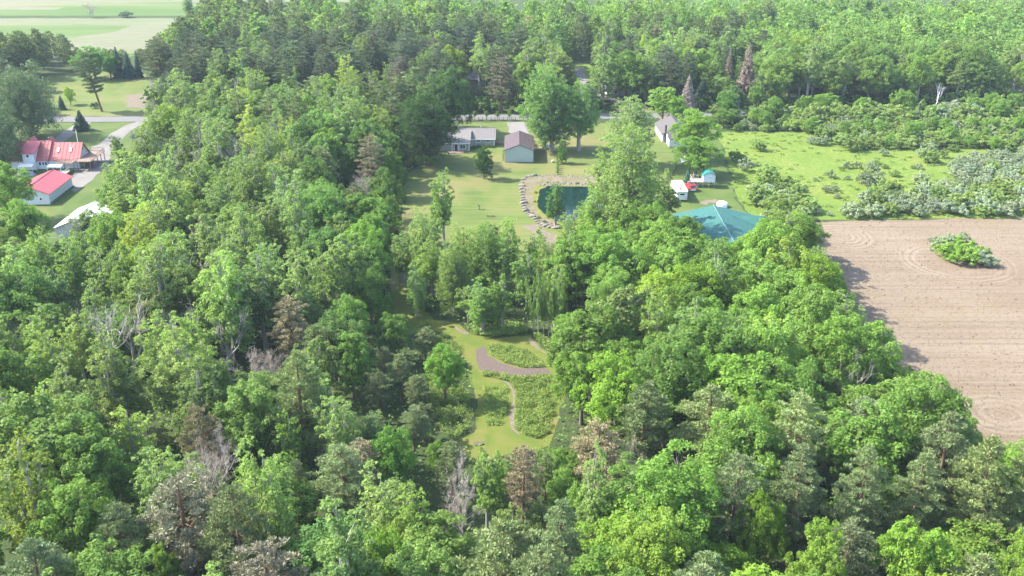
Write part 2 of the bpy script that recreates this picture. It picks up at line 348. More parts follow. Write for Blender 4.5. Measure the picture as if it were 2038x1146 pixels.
strip('back_lane', GP([(1152, 134), (1156, 150), (1164, 163), (1176, 176), (1200, 190), (1230, 205)]), 3.6, .022, M['drive'])
strip('sandy_path', GP(ZC([(740, 622), (800, 645), (833, 690), (842, 760), (832, 850), (828, 935), (872, 968)])), .5, .022, M['sand'], amp=.12)
strip('sandy_verge', GP(ZC([(935, 360), (960, 400), (1000, 432), (1090, 478), (1130, 560), (1160, 632)])), .6, .023, M['sand'], amp=.2, seed=4)
strip('sandy_trail', GP(ZC([(460, 285), (500, 315), (545, 335)])), .8, .024, M['sand'], amp=.15, seed=5)
strip('worn_path', GP([(1060, 447), (1078, 462), (1092, 480), (1106, 505)]), lambda t: 4 + 3 * t, .025, M['sand'], amp=.5, seed=6)
sheet('worn_patch', GP([(1230, 205), (1300, 214), (1300, 224), (1228, 222)]), .027, M['sand'], 2, .3, 15)
sheet('yard_gravel', GP([(1310, 229), (1350, 228), (1352, 240), (1318, 246)]), .028, M['sand'], 2, .3, 16)
sheet('gravel_patch', GP([(1392, 404), (1405, 397), (1425, 396), (1436, 402), (1400, 408)]), .029, M['sand'], 1, .35, 17)
sheet('bare_patch', GP([(248, 212), (262, 188), (290, 186), (290, 216)]), .030, M['sand'], 2, .8, 18)
sheet('pond_bank', POLY['pond_bank'], .032, M['shore'], 1.5, .2, 19)
sheet('mossy_bank', POLY['moss'], .036, M['moss'], 1.5, .25, 20)
sheet('pond', POLY['pond'], .040, M['water'], 1.5, .2, 21)
sheet('woodland_pond', POLY['wood_pond'], .016, M['greywater'], 1.5, .3, 22)

def inpoly(x, y, poly):
    c = False; n = len(poly); j = n - 1
    for i in range(n):
        xi, yi = poly[i]; xj, yj = poly[j]
        if (yi > y) != (yj > y) and x < (xj - xi) * (y - yi) / (yj - yi) + xi: c = not c
        j = i
    return c
def pdist(x, y, line, closed=True):
    best = 1e9; n = len(line)
    for i in range(n if closed else n - 1):
        ax, ay = line[i]; bx, by = line[(i+1) % n]
        L2 = (bx-ax)**2 + (by-ay)**2; t = max(0, min(1, ((x-ax)*(bx-ax) + (y-ay)*(by-ay)) / L2))
        best = min(best, math.hypot(x - ax - t*(bx-ax), y - ay - t*(by-ay)))
    return best
# ------------------------------------------------------------------ plants: crowns are thousands of leaf-sized faces on billows round real limbs
def unit(a): return a / np.maximum(np.linalg.norm(a, axis=1, keepdims=True), 1e-6)
def cards(buf, r, P, N, l, wd, T=None):
    """one leaf-shaped face (four corners) at each point of P, facing N"""
    n = len(P); N = unit(N)
    T = unit(np.cross(N, r.normal(size=(n, 3)))) if T is None else unit(T)
    B = unit(np.cross(N, T)); l = np.asarray(l).reshape(-1, 1) / 2 * np.ones((n, 1)); wd = np.asarray(wd).reshape(-1, 1) / 2 * np.ones((n, 1))
    V = np.stack([P + T*l, P + B*wd + N*wd*.35, P - T*l, P - B*wd + N*wd*.35], 1).reshape(-1, 3)
    buf.add(V, np.arange(n*4).reshape(n, 4), np.repeat(np.clip(r.normal(.5, .24, n), 0, 1), 4))
def sphere_dirs(r, n, zmin=-1.0):
    z = r.uniform(zmin, 1, n); a = r.uniform(0, 2*np.pi, n); q = np.sqrt(1 - z*z)
    return np.stack([q*np.cos(a), q*np.sin(a), z], 1)
def puffs(buf, r, C, R, total, leaf, asp=.62, flat=.85, zmin=-.45, rough=.5, thick=.45):
    """leaf clumps: centres C, radii R, total faces shared out by surface"""
    C = np.asarray(C); R = np.asarray(R); wgt = R**2 / (R**2).sum(); cnt = np.maximum(3, (wgt * total).astype(int))
    idx = np.repeat(np.arange(len(C)), cnt); n = len(idx)
    d = sphere_dirs(r, n, zmin); q = 1 - thick * r.random(n)**1.6
    P = C[idx] + d * (R[idx] * q)[:, None] * np.array([1, 1, flat])
    N = d * .75 + np.array([0, 0, .42]) + r.normal(size=(n, 3)) * rough
    s = leaf * r.choice([.6, .85, 1.1, 1.5], n, p=[.3, .34, .26, .10]) * r.uniform(.85, 1.15, n); cards(buf, r, P, N, s, s * asp)

def billow(r, c, rad, n, q=(.22, .36)):
    """n clump centres over an ellipsoid, more on its upper side"""
    d = sphere_dirs(r, n, -.55); c = np.asarray(c); rad = np.asarray(rad)
    return c + d * rad * r.uniform(.62, 1.0, (n, 1)), r.uniform(*q, n) * rad[0]

def limb(buf, a, b, r0, r1, r, sides=5, sag=.12):
    a, b = np.array(a, float), np.array(b, float); m = (a + b) / 2 + r.normal(0, sag, 3) * np.linalg.norm(b - a) * .6; m[2] += np.linalg.norm(b-a) * .08
    buf.tube([a, m, b], [r0, (r0+r1)/2, r1], sides)

def broadleaf(seed, H, R, cb, lobes, n, leaf, asp=.66, thick=.5, dens=11, floor=.12):
    r = NR(seed); cr, tr = Buf(), Buf(); C, Q = [], []
    zc, a = (cb + H) / 2, (H - cb) / 2; cen = []
    for i in range(lobes):
        t = (i + .5) / lobes; ph = i * 2.399 + r.normal(0, .35)
        z = H - R*.36 - (H - cb - R*.75) * t**1.05
        e = math.sqrt(max(floor, 1 - ((z - zc) / (a*1.05))**2)); e *= (.42 + .48 * min(1, t * 2.2))
        k = R * r.uniform(.40, .56) * (1.0 if t < .75 else .85)
        c = np.array([math.cos(ph) * R * e * .78, math.sin(ph) * R * e * .78, z + r.normal(0, .4)])
        cen.append((c, k)); m = max(6, int(dens * (k / (R*.45))**2))
        p, q = billow(r, c, (k, k, k * r.uniform(.9, 1.3)), m, (.17, .34)); C.append(p); Q.append(q)
    C, Q = np.concatenate(C), np.concatenate(Q)
    puffs(cr, r, C, Q, int(n * .9), leaf, asp, flat=1.12, thick=thick)
    m = int(n * .10); d = sphere_dirs(r, m); P = np.array([0, 0, zc]) + d * np.array([R*.6, R*.6, a*.75]) * r.random((m, 1))**.4
    cards(cr, r, P, d + r.normal(size=(m, 3)) * .6, leaf * 1.5, leaf)
    rt = .018 * H + .03; top = [0, 0, H * .72]
    tr.tube([(0, 0, -.3), (r.normal(0, .1), r.normal(0, .1), H*.2), (r.normal(0, .25), r.normal(0, .25), H*.45), (r.normal(0, .3), r.normal(0, .3), H*.75), (r.normal(0, .3), r.normal(0, .3), H*.93)], [rt*1.3, rt, rt*.75, rt*.4, rt*.1], 6)
    for c, k in cen:
        s = max(H*.18, c[2] - R * r.uniform(.6, 1.1)); s = min(s, H*.7)
        limb(tr, (0, 0, s), c, rt * .42, rt * .12, r)
        for _ in range(3): limb(tr, c - np.array([0, 0, k*.3]), c + sphere_dirs(r, 1, -.2)[0] * k * .95, rt * .13, rt * .04, r, 3)
    return cr, tr

def poplar(seed, H, R, cb, leaders, n, leaf):
    r = NR(seed); cr, tr = Buf(), Buf(); C, Q = [], []; rt = .014 * H + .04
    tr.tube([(0, 0, -.3), (r.normal(0, .15), r.normal(0, .15), H*.3), (r.normal(0, .3), r.normal(0, .3), H*.6), (0, 0, H*.97)], [rt*1.25, rt, rt*.65, rt*.1], 6)
    for i in range(leaders):
        ph = i * 2.399 + r.normal(0, .4); off = 0 if i == 0 else R * r.uniform(.35, .72); top = H - .6 if i == 0 else H * r.uniform(.66, .95)
        low = cb + (H - cb) * r.uniform(0, .2); k = R * r.uniform(.34, .48)
        x, y = off * math.cos(ph), off * math.sin(ph)
        limb(tr, (0, 0, low * .75), (x, y, top - k), rt * .5, rt * .12, r, 5, .05)
        z = low + k * .6
        while z < top - k * .2:
            t = (z - low) / max(top - low, 1); kk = k * (1.0 - .62 * t**1.8) * r.uniform(.75, 1.2)
            c = np.array([x * (.55 + .6 * min(1, t*1.5)) + r.normal(0, k*.42), y * (.55 + .6 * min(1, t*1.5)) + r.normal(0, k*.42), z])
            p, q = billow(r, c, (kk, kk, kk * .95), 7, (.28, .46)); C.append(p); Q.append(q)
            limb(tr, (x*.7, y*.7, z - kk), c, rt * .16, rt * .05, r, 3)
            z += kk * r.uniform(.55, .85)
    C, Q = np.concatenate(C), np.concatenate(Q)
    puffs(cr, r, C, Q, n, leaf, .72, thick=.7, rough=.62)
    return cr, tr

def pine(seed, H, R, cb, n, needle, top=.5, bare=0.0, whorl=1.15, flat=.42):
    """layered boughs: whorls of level limbs that end in flat needle clumps"""
    r = NR(seed); cr, tr = Buf(), Buf(); C, Q = [], []; rt = .014 * H + .05
    lean = r.normal(0, .25, 2)
    ax = lambda z: np.array([lean[0] * (z/H)**2, lean[1] * (z/H)**2, z])
    tr.tube([ax(-.3), ax(H*.35), ax(H*.7), ax(H)], [rt*1.25, rt, rt*.6, rt*.12], 6)
    z = cb
    while z < H - .4:
        t = (z - cb) / (H - cb); pr = min(1.0, (.55 + 1.6 * t)) * (1 - t**2.1)**top if t < 1 else 0
        nb = 5 if t < .85 else 4; p0 = r.uniform(0, 6.28)
        for b in range(nb):
            if r.random() < bare * (1 - t): continue
            L = max(.7, R * pr * r.uniform(.68, 1.12)); ph = p0 + b * 6.283 / nb + r.normal(0, .25)
            d = np.array([math.cos(ph), math.sin(ph), 0]); s = ax(z); tip = s + d * L + np.array([0, 0, L * r.uniform(.10, .32)])
            limb(tr, s, tip, rt * .22 * (1.15 - t), rt * .05, r, 4, .03)
            side = np.array([-d[1], d[0], 0]); m = max(2, int(L * 1.5))
            for j in range(m):
                u = .38 + .66 * (j + r.random()*.7) / m
                q = s + (tip - s) * u + side * r.normal(0, L * .17) + np.array([0, 0, r.uniform(0, .35)])
                C.append(q); Q.append(r.uniform(.55, .95) * (.55 + .11 * R) * (1 - .35 * t))
        z += whorl * r.uniform(.8, 1.2) * (1 - .25 * t)
    for _ in range(4): C.append(ax(H - r.uniform(0, .8)) + r.normal(0, .25, 3)); Q.append(.55)
    C, Q = np.array(C), np.array(Q); wgt = Q**2 / (Q**2).sum(); idx = np.repeat(np.arange(len(C)), np.maximum(4, (wgt*n).astype(int))); m = len(idx)
    d = sphere_dirs(r, m, -.35); P = C[idx] + d * (Q[idx] * (1 - .6 * r.random(m)**1.4))[:, None] * np.array([1, 1, flat])
    T = d * .9 + np.array([0, 0, .55]) + r.normal(size=(m, 3)) * .35; N = np.cross(T, r.normal(size=(m, 3))) + np.array([0, 0, .4])
    s = needle * r.uniform(.7, 1.3, m); cards(cr, r, P, N, s, s * .34, T)
    return cr, tr

def spruce(seed, H, R, n, needle):
    r = NR(seed); cr, tr = Buf(), Buf(); rt = .016 * H + .03; Pn, Tn, Sn = [], [], []
    tr.tube([(0, 0, -.2), (0, 0, H*.5), (0, 0, H)], [rt*1.2, rt*.7, rt*.1], 6)
    k = int(H * 2.0)
    for i in range(k):
        t = i / k; z = H * (.03 + .95 * t); L = R * (1 - t)**.85 * r.uniform(.85, 1.1) + .15; nb = 9 if t < .6 else 6; p0 = r.uniform(0, 6.28)
        for b in range(nb):
            ph = p0 + b * 6.283 / nb + r.normal(0, .12); d = np.array([math.cos(ph), math.sin(ph), 0]); Lb = L * r.uniform(.82, 1.1)
            tr.bar((0, 0, z), tuple(d * Lb * .9 + np.array([0, 0, z - Lb * .18])), rt * .14, 3, rt * .04)
            m = max(3, int(n / (k * nb) * (L / (R*.55)))); u = r.random(m)**.6
            side = np.array([-d[1], d[0], 0]); wv = r.normal(0, .20, m) * Lb * (1.1 - u*.6)
            Pn.append(d * (Lb*u)[:, None] + side * wv[:, None] + np.array([0, 0, 1]) * (z - .22*Lb*u + r.normal(0, .08, m))[:, None])
            Tn.append(np.repeat((d + np.array([0, 0, -.15]))[None], m, 0) + r.normal(size=(m, 3))*.4); Sn.append(np.full(m, needle * (.6 + .5 * (1-t))))
    P, T, Sz = np.concatenate(Pn), np.concatenate(Tn), np.concatenate(Sn)
    N = np.array([0, 0, 1.0]) + unit(P * np.array([1, 1, 0])) * .6 + r.normal(size=P.shape) * .35
    cards(cr, r, P, N, Sz, Sz * .5, T); return cr, tr

def deadtree(seed, H, R, twigs, spread=.5, fine=.04, leaders=2, thick=1.0):
    r = NR(seed); cr, tr = Buf(), Buf(); tips = []
    def grow(p, d, L, rad, lev):
        q = p + d * L; m = (p + q) / 2 + r.normal(0, .06, 3) * L
        tr.tube([p, m, q], [rad, rad*.8, rad*.55], 5 if lev < 2 else 3)
        if lev >= 4 or rad < .012: tips.append((q, d)); return
        for _ in range(2 if lev > 2 else 3):
            nd = d + r.normal(0, spread, 3); nd[2] += .12; nd /= np.linalg.norm(nd); grow(p + (q-p) * r.uniform(.55, 1), nd, L * r.uniform(.55, .8), rad * .55, lev + 1)
            tips.append((q, nd))
    for i in range(leaders):
        d = np.array([r.normal(0, .14), r.normal(0, .14), 1.0]); d /= np.linalg.norm(d)
        grow(np.array([r.normal(0, .15) * i, r.normal(0, .15) * i, -.3]), d, H * .42 * (1 if i == 0 else r.uniform(.8, 1)), .013 * H * thick + .03 * thick, 0)
    P0 = np.array([t[0] for t in tips]); D0 = np.array([t[1] for t in tips]); idx = r.integers(0, len(P0), twigs)
    T = unit(D0[idx] + r.normal(size=(twigs, 3)) * .7); l = r.uniform(.4, 1.1, twigs) * R * .22
    P = P0[idx] + T * l[:, None] * .5 + r.normal(size=(twigs, 3)) * R * .06
    cards(cr, r, P, r.normal(size=(twigs, 3)), l, fine, T); return cr, tr

def shrub(seed, H, R, n, leaf, lobes=6):
    r = NR(seed); cr, tr = Buf(), Buf(); C, Q = [], []
    for i in range(lobes):
        ph = i * 2.399 + r.normal(0, .3); e = 0 if i == 0 else r.uniform(.45, .7); k = R * r.uniform(.38, .55)
        c = np.array([math.cos(ph)*R*e, math.sin(ph)*R*e, H * (r.uniform(.62, .74) if i == 0 else r.uniform(.32, .58))])
        p, q = billow(r, c, (k, k, H*.36), 9, (.26, .42)); C.append(p); Q.append(q); limb(tr, (0, 0, -.1), c, .05, .02, r, 4)
    C, Q = np.concatenate(C), np.concatenate(Q); C[:, 2] = np.maximum(C[:, 2], .15)
    puffs(cr, r, C, Q, n, leaf, .6, thick=.55, rough=.6); return cr, tr

# canonical plants: (crown mesh, trunk mesh, height, radius)
PROTO = {}
def proto(name, made, H, R, cm, tm):
    cr, tr = made; PROTO.setdefault(name, []).append((cr.mesh('crown', cm), tr.mesh('trunk', tm, True), H, R))
for i in range(8): proto('maple', broadleaf(100+i, 16, 5.0, 1.6 + .8 * (i % 3), 10 + i % 4, 17000, .33, dens=20), 16, 5.0, M['maple'], M['bark'])
for i in range(7): proto('poplar', poplar(200+i, 20, 4.2, 4.5, 3 + i % 4, 13000, .31), 20, 4.2, M['poplar'], M['palebark'])
for i in range(4): proto('ash', broadleaf(300+i, 18, 4.2, 5.0, 9, 11500, .33, thick=.7, dens=9), 18, 4.2, M['poplar'], M['palebark'])
for i in range(6): proto('pine', pine(400+i, 19, 4.6, 3.0, 22000, .38, .55 + .1*(i % 3)), 19, 4.6, M['pine'], M['redbark'])
for i in range(4): proto('drypine', pine(500+i, 17, 3.8, 4.0, 10000, .40, .45, .35, 1.3, .5), 17, 3.8, M['drypine'], M['redbark'])
for i in range(3): proto('redpine', pine(520+i, 18, 3.9, 6.0, 13500, .42, .5, .15, 1.2, .55), 18, 3.9, M['pine'], M['redbark'])
for i in range(2): proto('spruce', spruce(600+i, 9, 2.7, 8000, .55), 9, 2.7, M['spruce'], M['bark'])
for i in range(4): proto('dead', deadtree(700+i, 15, 3.5, 3600, .42, .035, 2 + i % 2), 15, 3.5, M['twig'], M['deadbark'])
proto('snag', deadtree(760, 9, 1.6, 90, .34, .05, 1, 1.5), 9, 1.6, M['whitebark'], M['whitebark'])
for i in range(3): proto('snag_grey', deadtree(761+i, 16, 3.0, 420, .38, .035, 1 + i % 2, 1.35), 16, 3.0, M['twig'], M['palebark'])
for i in range(4): proto('shrub', shrub(800+i, 3.2, 2.0, 3000, .30, 5 + i), 3.2, 2.0, M['shrub'], M['bark'])
for i in range(4): proto('olive', shrub(820+i, 2.8, 2.1, 3200, .26, 6 + i), 2.8, 2.1, M['olive'], M['bark'])
proto('yard_maple', broadleaf(901, 21, 8.3, -1.6, 30, 34000, .38, dens=14, floor=.55), 21, 8.3, M['maple'], M['bark'])
proto('yard_maple', broadleaf(902, 20, 7.0, .2, 24, 28000, .38, dens=14, floor=.45), 20, 7.0, M['maple'], M['bark'])
proto('young_maple', broadleaf(903, 9.8, 2.7, .3, 16, 13000, .28, dens=14, floor=.5), 9.8, 2.7, M['maple'], M['bark'])
def bigpoplar(seed, H, R, cb, n, leaf, spires):
    # a broad old crown built of many upright sprays at different heights
    r = NR(seed); cr, tr = Buf(), Buf(); C, Q = [], []; rt = .020 * H + .05
    tr.tube([(0, 0, -.3), (r.normal(0, .2), r.normal(0, .2), H*.25), (r.normal(0, .4), r.normal(0, .4), H*.55), (0, 0, H*.92)], [rt*1.3, rt, rt*.6, rt*.1], 7)
    for i in range(spires):
        t = (i + .5) / spires; ph = i * 2.399 + r.normal(0, .3); e = math.sqrt(t) * .80; x, y = R*e*math.cos(ph), R*e*math.sin(ph)
        top = cb + (H - cb) * (1 - .62 * t**1.3) * r.uniform(.9, 1.05); low = cb + (H - cb) * (.32 * (1 - t)) * r.uniform(.3, 1.2); k = R * r.uniform(.20, .30)
        limb(tr, (0, 0, max(H*.15, low*.7)), (x, y, top - k), rt * .42, rt * .08, r, 5, .05); z = low + k*.5
        while z < top - k*.15:
            u = (z - low) / max(top - low, 1); kk = k * (1.05 - .6 * u**2) * r.uniform(.75, 1.25); c = np.array([x * (.62 + .42*u) + r.normal(0, k*.4), y * (.62 + .42*u) + r.normal(0, k*.4), z])
            p, q = billow(r, c, (kk, kk, kk), 7, (.3, .5)); C.append(p); Q.append(q); z += kk * r.uniform(.75, 1.1)
    C, Q = np.concatenate(C), np.concatenate(Q); puffs(cr, r, C, Q, n, leaf, .7, thick=.6, rough=.55); return cr, tr
for i in range(5): proto('poplar', bigpoplar(230+i, 20, 4.8, 1.5 + .6*i, 15000, .32, 8 + i), 20, 4.8, M['poplar'], M['palebark'])
proto('cottonwood', bigpoplar(910, 28, 9.0, 6.0, 26000, .42, 19), 28, 9.0, M['poplar'], M['palebark'])
proto('cottonwood', bigpoplar(911, 28, 9.0, 1.6, 34000, .42, 26), 28, 9.0, M['poplar'], M['palebark'])
proto('willow', broadleaf(920, 15, 8.5, -2.2, 28, 32000, .42, .4, dens=14, floor=.6), 15, 8.5, M['pine'], M['bark'])
proto('cedar', broadleaf(930, 6.4, 1.7, -.3, 16, 8000, .22, dens=12, floor=.5), 6.4, 1.7, M['maple'], M['bark'])
proto('column', broadleaf(931, 3.2, .75, .7, 6, 1500, .22, dens=8), 3.2, .75, M['maple'], M['bark'])
proto('arborvitae', broadleaf(932, 1.9, .5, .1, 6, 900, .16, dens=8), 1.9, .5, M['poplar'], M['bark'])

NAMES = {'maple': ('maple_tree', 'maple tree'), 'poplar': ('poplar_tree', 'poplar tree'), 'ash': ('ash_tree', 'ash tree'), 'pine': ('pine_tree', 'pine tree'),
         'drypine': ('dry_pine_tree', 'dying pine'), 'redpine': ('red_pine_tree', 'red pine'), 'spruce': ('spruce_tree', 'spruce tree'), 'dead': ('dead_tree', 'dead tree'), 'snag': ('dead_snag', 'dead tree'),
         'snag_grey': ('bare_tree', 'bare tree'), 'shrub': ('green_shrub', 'shrub'), 'olive': ('silver_shrub', 'shrub'), 'yard_maple': ('maple_tree', 'maple tree'), 'young_maple': ('maple_tree', 'maple tree'),
         'cottonwood': ('cottonwood_tree', 'cottonwood tree'), 'willow': ('willow_tree', 'willow tree'), 'cedar': ('cedar_tree', 'cedar tree'), 'column': ('street_tree', 'young tree'), 'arborvitae': ('arborvitae_shrub', 'shrub')}
PLANTS = []
def plant(sp, x, y, H, R, tint=(1, 1, 1), label=None, group=None, var=None, rz=None, lean=(0, 0)):
    p = PROTO[sp]; cm, tm, h0, r0 = p[(var if var is not None else rnd.randrange(len(p))) % len(p)]
    root = bpy.data.objects.new(NAMES[sp][0], None); COL.objects.link(root); root.empty_display_size = .5
    root.location = (x, y, 0); root.scale = (R/r0, R/r0, H/h0); root.rotation_euler = (lean[0], lean[1], rnd.uniform(0, 6.28) if rz is None else rz)
    root['category'] = NAMES[sp][1]
    if group: root['group'] = group
    if label: root['label'] = label
    t = ob('trunk', tm, root); c = ob('crown', cm, root); c.color = (*tint, 1)
    PLANTS.append(dict(o=root, sp=sp, x=x, y=y, H=H, R=R, tint=tint, label=label))
    return root
# ------------------------------------------------------------------ buildings and vehicles
def metalroof(name, c, glint=.45, streak=None):
    t = NT(name); n = t.noise(1.2, 4, .6, t.scaled((.6, .25, 1))); n2 = t.noise(.35, 4, .6)
    k = t.mix(n, tuple(x*.86 for x in c), tuple(min(1, x*1.12) for x in c))
    if streak: k = t.mix(t.ramp(t.noise(1.0, 5, .7, t.scaled((.35, 1.1, 1), .5)), [(.58, .0), (.72, .8)]), k, streak)
    t.col(t.mix(t.math('MULTIPLY', n2, .25), k, tuple(x*.7 for x in c))); return t.set(glint, .25)
M['white'] = plain('white_siding', (.55, .57, .60), .6); M['trim'] = plain('white_trim', (.80, .80, .80), .5, var=.04)
M['sage'] = plain('pale_sage_steel_siding', (.34, .385, .33), .6, var=.05); M['beige'] = plain('sage_beige_siding', (.25, .27, .22), .7, var=.06)
M['greywall'] = plain('grey_block_wall', (.40, .42, .42), .8)
M['redroof'] = metalroof('red_metal_roof', (.36, .075, .085), .5); M['oldred'] = metalroof('faded_red_metal_roof', (.31, .085, .08), .5, (.45, .28, .26))
M['brownroof'] = metalroof('brown_metal_roof', (.088, .064, .066), .6); M['taupe'] = metalroof('taupe_shingle_roof', (.135, .125, .118), .8)
M['greyroof'] = metalroof('grey_shingle_roof', (.075, .068, .066), .9); M['whiteroof'] = metalroof('white_metal_roof', (.74, .75, .76), .5)
M['teal'] = metalroof('teal_metal_roof', (.025, .098, .086), .8, (.068, .150, .136)); M['tealcap'] = plain('pale_teal_cap', (.085, .17, .16), .5)
M['tealhut'] = plain('bright_teal_roof', (.012, .125, .10), .5); M['glass'] = plain('dark_glass', (.025, .035, .05), .08, .6, var=.3)
M['deck'] = plain('weathered_brown_timber', (.20, .135, .10), .85, var=.25); M['greydeck'] = plain('weathered_grey_timber', (.34, .31, .28), .85, var=.25)
M['reddeck'] = plain('red_brown_stain', (.24, .085, .06), .8, var=.2); M['brick'] = plain('pink_brick_paving', (.36, .22, .18), .85, var=.25)
M['black'] = plain('black_rubber', (.02, .02, .022), .8); M['chrome'] = plain('bright_metal', (.6, .6, .62), .25, .5, metal=.8)
M['redpaint'] = plain('red_car_paint', (.42, .022, .030), .22, .55, var=.04); M['silver'] = plain('silver_paint', (.55, .56, .58), .3, .5, var=.04)
M['camper'] = plain('white_camper_skin', (.78, .78, .79), .45, .4, var=.04); M['camperend'] = plain('pale_grey_camper_end', (.55, .57, .55), .25, .5, var=.08)
M['fence'] = plain('dark_brown_fence', (.12, .08, .06), .85); M['tank'] = plain('white_tank_paint', (.80, .81, .82), .35, .45, var=.03)
M['tarp'] = plain('grey_tarp', (.22, .24, .27), .6, var=.25); M['canvas'] = plain('pale_canvas', (.55, .52, .44), .8, var=.15); M['grey'] = plain('grey_metal', (.35, .36, .38), .5)
M['pot'] = plain('terracotta', (.38, .17, .10), .8)

def slab(b, p, q, r_, s, t=.14):
    """a thin plate with corners p q r s, thickness t below"""
    p, q, r_, s = map(lambda v: np.array(v, float), (p, q, r_, s)); n = np.cross(q - p, s - p); n = n / np.linalg.norm(n)
    if n[2] < 0: n = -n
    V = [p, q, r_, s] + [v - n * t for v in (p, q, r_, s)]
    return b.add(V, [[0,1,2,3],[7,6,5,4],[0,4,5,1],[1,5,6,2],[2,6,7,3],[3,7,4,0]])
def gable_y(root, W, L, e, h, wall, roof, over=.35, ribs=.9, ribmat=None, trim=None):
    """ridge runs along local y: near gable at y=0, far at y=L, centred on x=0"""
    Buf().prism([(-W/2, 0), (W/2, 0), (W/2, e), (0, h - .06), (-W/2, e)], 0, L, 'y').build('wall', wall, root)
    k = (h - e) / (W/2); x1 = W/2 + over; z1 = e - k * over; b = Buf()
    for s in (-1, 1): slab(b, (0, -over, h + .08), (0, L + over, h + .08), (s*x1, L + over, z1 + .08), (s*x1, -over, z1 + .08), .12)
    rf = b.build('roof', roof, root)
    if ribs:
        c = Buf(); y = -over + .3
        while y < L + over:
            for s in (-1, 1): c.bar((s*.02, y, h + .10), (s*x1, y, z1 + .10), .028, 4)
            y += ribs
        kind(c.build('roof_seams', ribmat or roof, rf), 'stuff')
    c = Buf(); c.bar((0, -over - .02, h + .11), (0, L + over + .02, h + .11), .09, 6); c.build('ridge_cap', ribmat or roof, rf)
    if trim:
        c = Buf()
        for s in (-1, 1): c.bar((0, -over - .03, h + .0), (s*x1, -over - .03, z1 + .0), .07, 4)
        c.build('rake_trim', trim, root)
    return rf
def gable_x(root, x0, x1, W, e, h, wall, roof, over=.4, y0=0.0, ribs=.9, ribmat=None):
    """ridge runs along local x, front wall at y=y0, back at y0+W"""
    Buf().prism([(y0, 0), (y0 + W, 0), (y0 + W, e), (y0 + W/2, h - .06), (y0, e)], x0, x1, 'x').build('wall', wall, root)
    k = (h - e) / (W/2); b = Buf(); ym = y0 + W/2
    for s in (-1, 1): slab(b, (x0 - over, ym, h + .08), (x1 + over, ym, h + .08), (x1 + over, ym + s*(W/2 + over), e - k*over + .08), (x0 - over, ym + s*(W/2 + over), e - k*over + .08), .12)
    rf = b.build('roof', roof, root); c = Buf(); x = x0 - over + .3
    if ribs:
        while x < x1 + over:
            for s in (-1, 1): c.bar((x, ym + s*.02, h + .10), (x, ym + s*(W/2 + over), e - k*over + .10), .026, 4)
            x += ribs
        kind(c.build('roof_seams', ribmat or roof, rf), 'stuff')
    c = Buf(); c.bar((x0 - over, ym, h + .11), (x1 + over, ym, h + .11), .08, 6); c.build('ridge_cap', ribmat or roof, rf)
    return rf
def window(root, x, z, w, h, y=0.0, face='y', mull=1, name='window'):
    """a window on a wall that faces -y (or on one facing x: then x is the place along y and y the wall's x)"""
    f = Buf(); t = .09
    def bx(b, cx, cz, sx, sz, d, out):
        if face == 'y': b.box((cx, y - out, cz), (sx, d, sz))
        else: b.box((y + out * (1 if face == '+x' else -1), cx, cz), (d, sx, sz))
    for dx in (-w/2, w/2): bx(f, x + dx, z, t, h + t, .10, .05)
    for dz in (-h/2, h/2): bx(f, x, z + dz, w - t, t, .10, .05)
    for i in range(mull): bx(f, x - w/2 + w * (i+1) / (mull+1), z, .06, h - t, .08, .04)
    fo = f.build(name, M['trim'], root)
    for i in range(mull + 1):
        g = Buf(); bx(g, x - w/2 + w * (i + .5) / (mull+1), z, w/(mull+1) - .08, h - .1, .04, .025); g.build('pane', M['glass'], fo)
    return fo
def door(root, x, w, h, y=0.0, mat=None):
    b = Buf(); b.box((x, y - .04, h/2 + .03), (w, .08, h)); d = b.build('door', mat or M['glass'], root)
    c = Buf(); c.box((x + w*.38, y - .11, 1.05), (.06, .06, .12)); c.build('handle', M['chrome'], d)
    f = Buf()
    for dx in (-w/2 - .06, w/2 + .06): f.box((x + dx, y - .05, h/2 + .03), (.1, .1, h + .1))
    f.box((x, y - .05, h + .1), (w + .22, .1, .1)); f.build('frame', M['trim'], d)

# --- sage steel garage with brown roof
gl, gr = G(1005.4, 322.9), G(1061.5, 323.3); gw = gr[0] - gl[0]
t = thing('garage', 'tall pale sage steel garage with a brown gable roof beside the ranch house', 'garage', ((gl[0]+gr[0])/2, gl[1]), -.005)
gable_y(t, gw, 15.3, 3.7, 5.25, M['sage'], M['brownroof'], .3, .75, trim=M['brownroof'])
b = Buf()
for i in range(1, 11): b.box((-gw/2 + gw*i/11, -.012, 1.85), (.035, .024, 3.6))
kind(b.build('siding_ribs', M['sage'], t), 'stuff')
Buf().box((gw/2 + .012, 11.6, 1.3), (.06, 3.0, 2.4)).build('garage_door', M['trim'], t)
b = Buf(); b.box((0, -.06, .06), (gw + .1, .12, .12)); b.build('sill', M['stone'], t)
for i in range(7):
    o = thing('foundation_plant', f'low clipped plant along the left wall of the sage garage, {("nearest the lawn", "second from the lawn", "third from the lawn", "fourth from the lawn", "fifth from the lawn", "sixth from the lawn", "farthest from the lawn")[i]}', 'shrub', (gl[0] - .55, gl[1] + 1.2 + i * 1.9), 0, 'plants along the left garage wall')
    cr, tr = shrub(40 + i, .7, .45, 220, .16, 4); ob('crown', cr.mesh('crown', M['drypine' if i % 3 else 'shrub']), o)

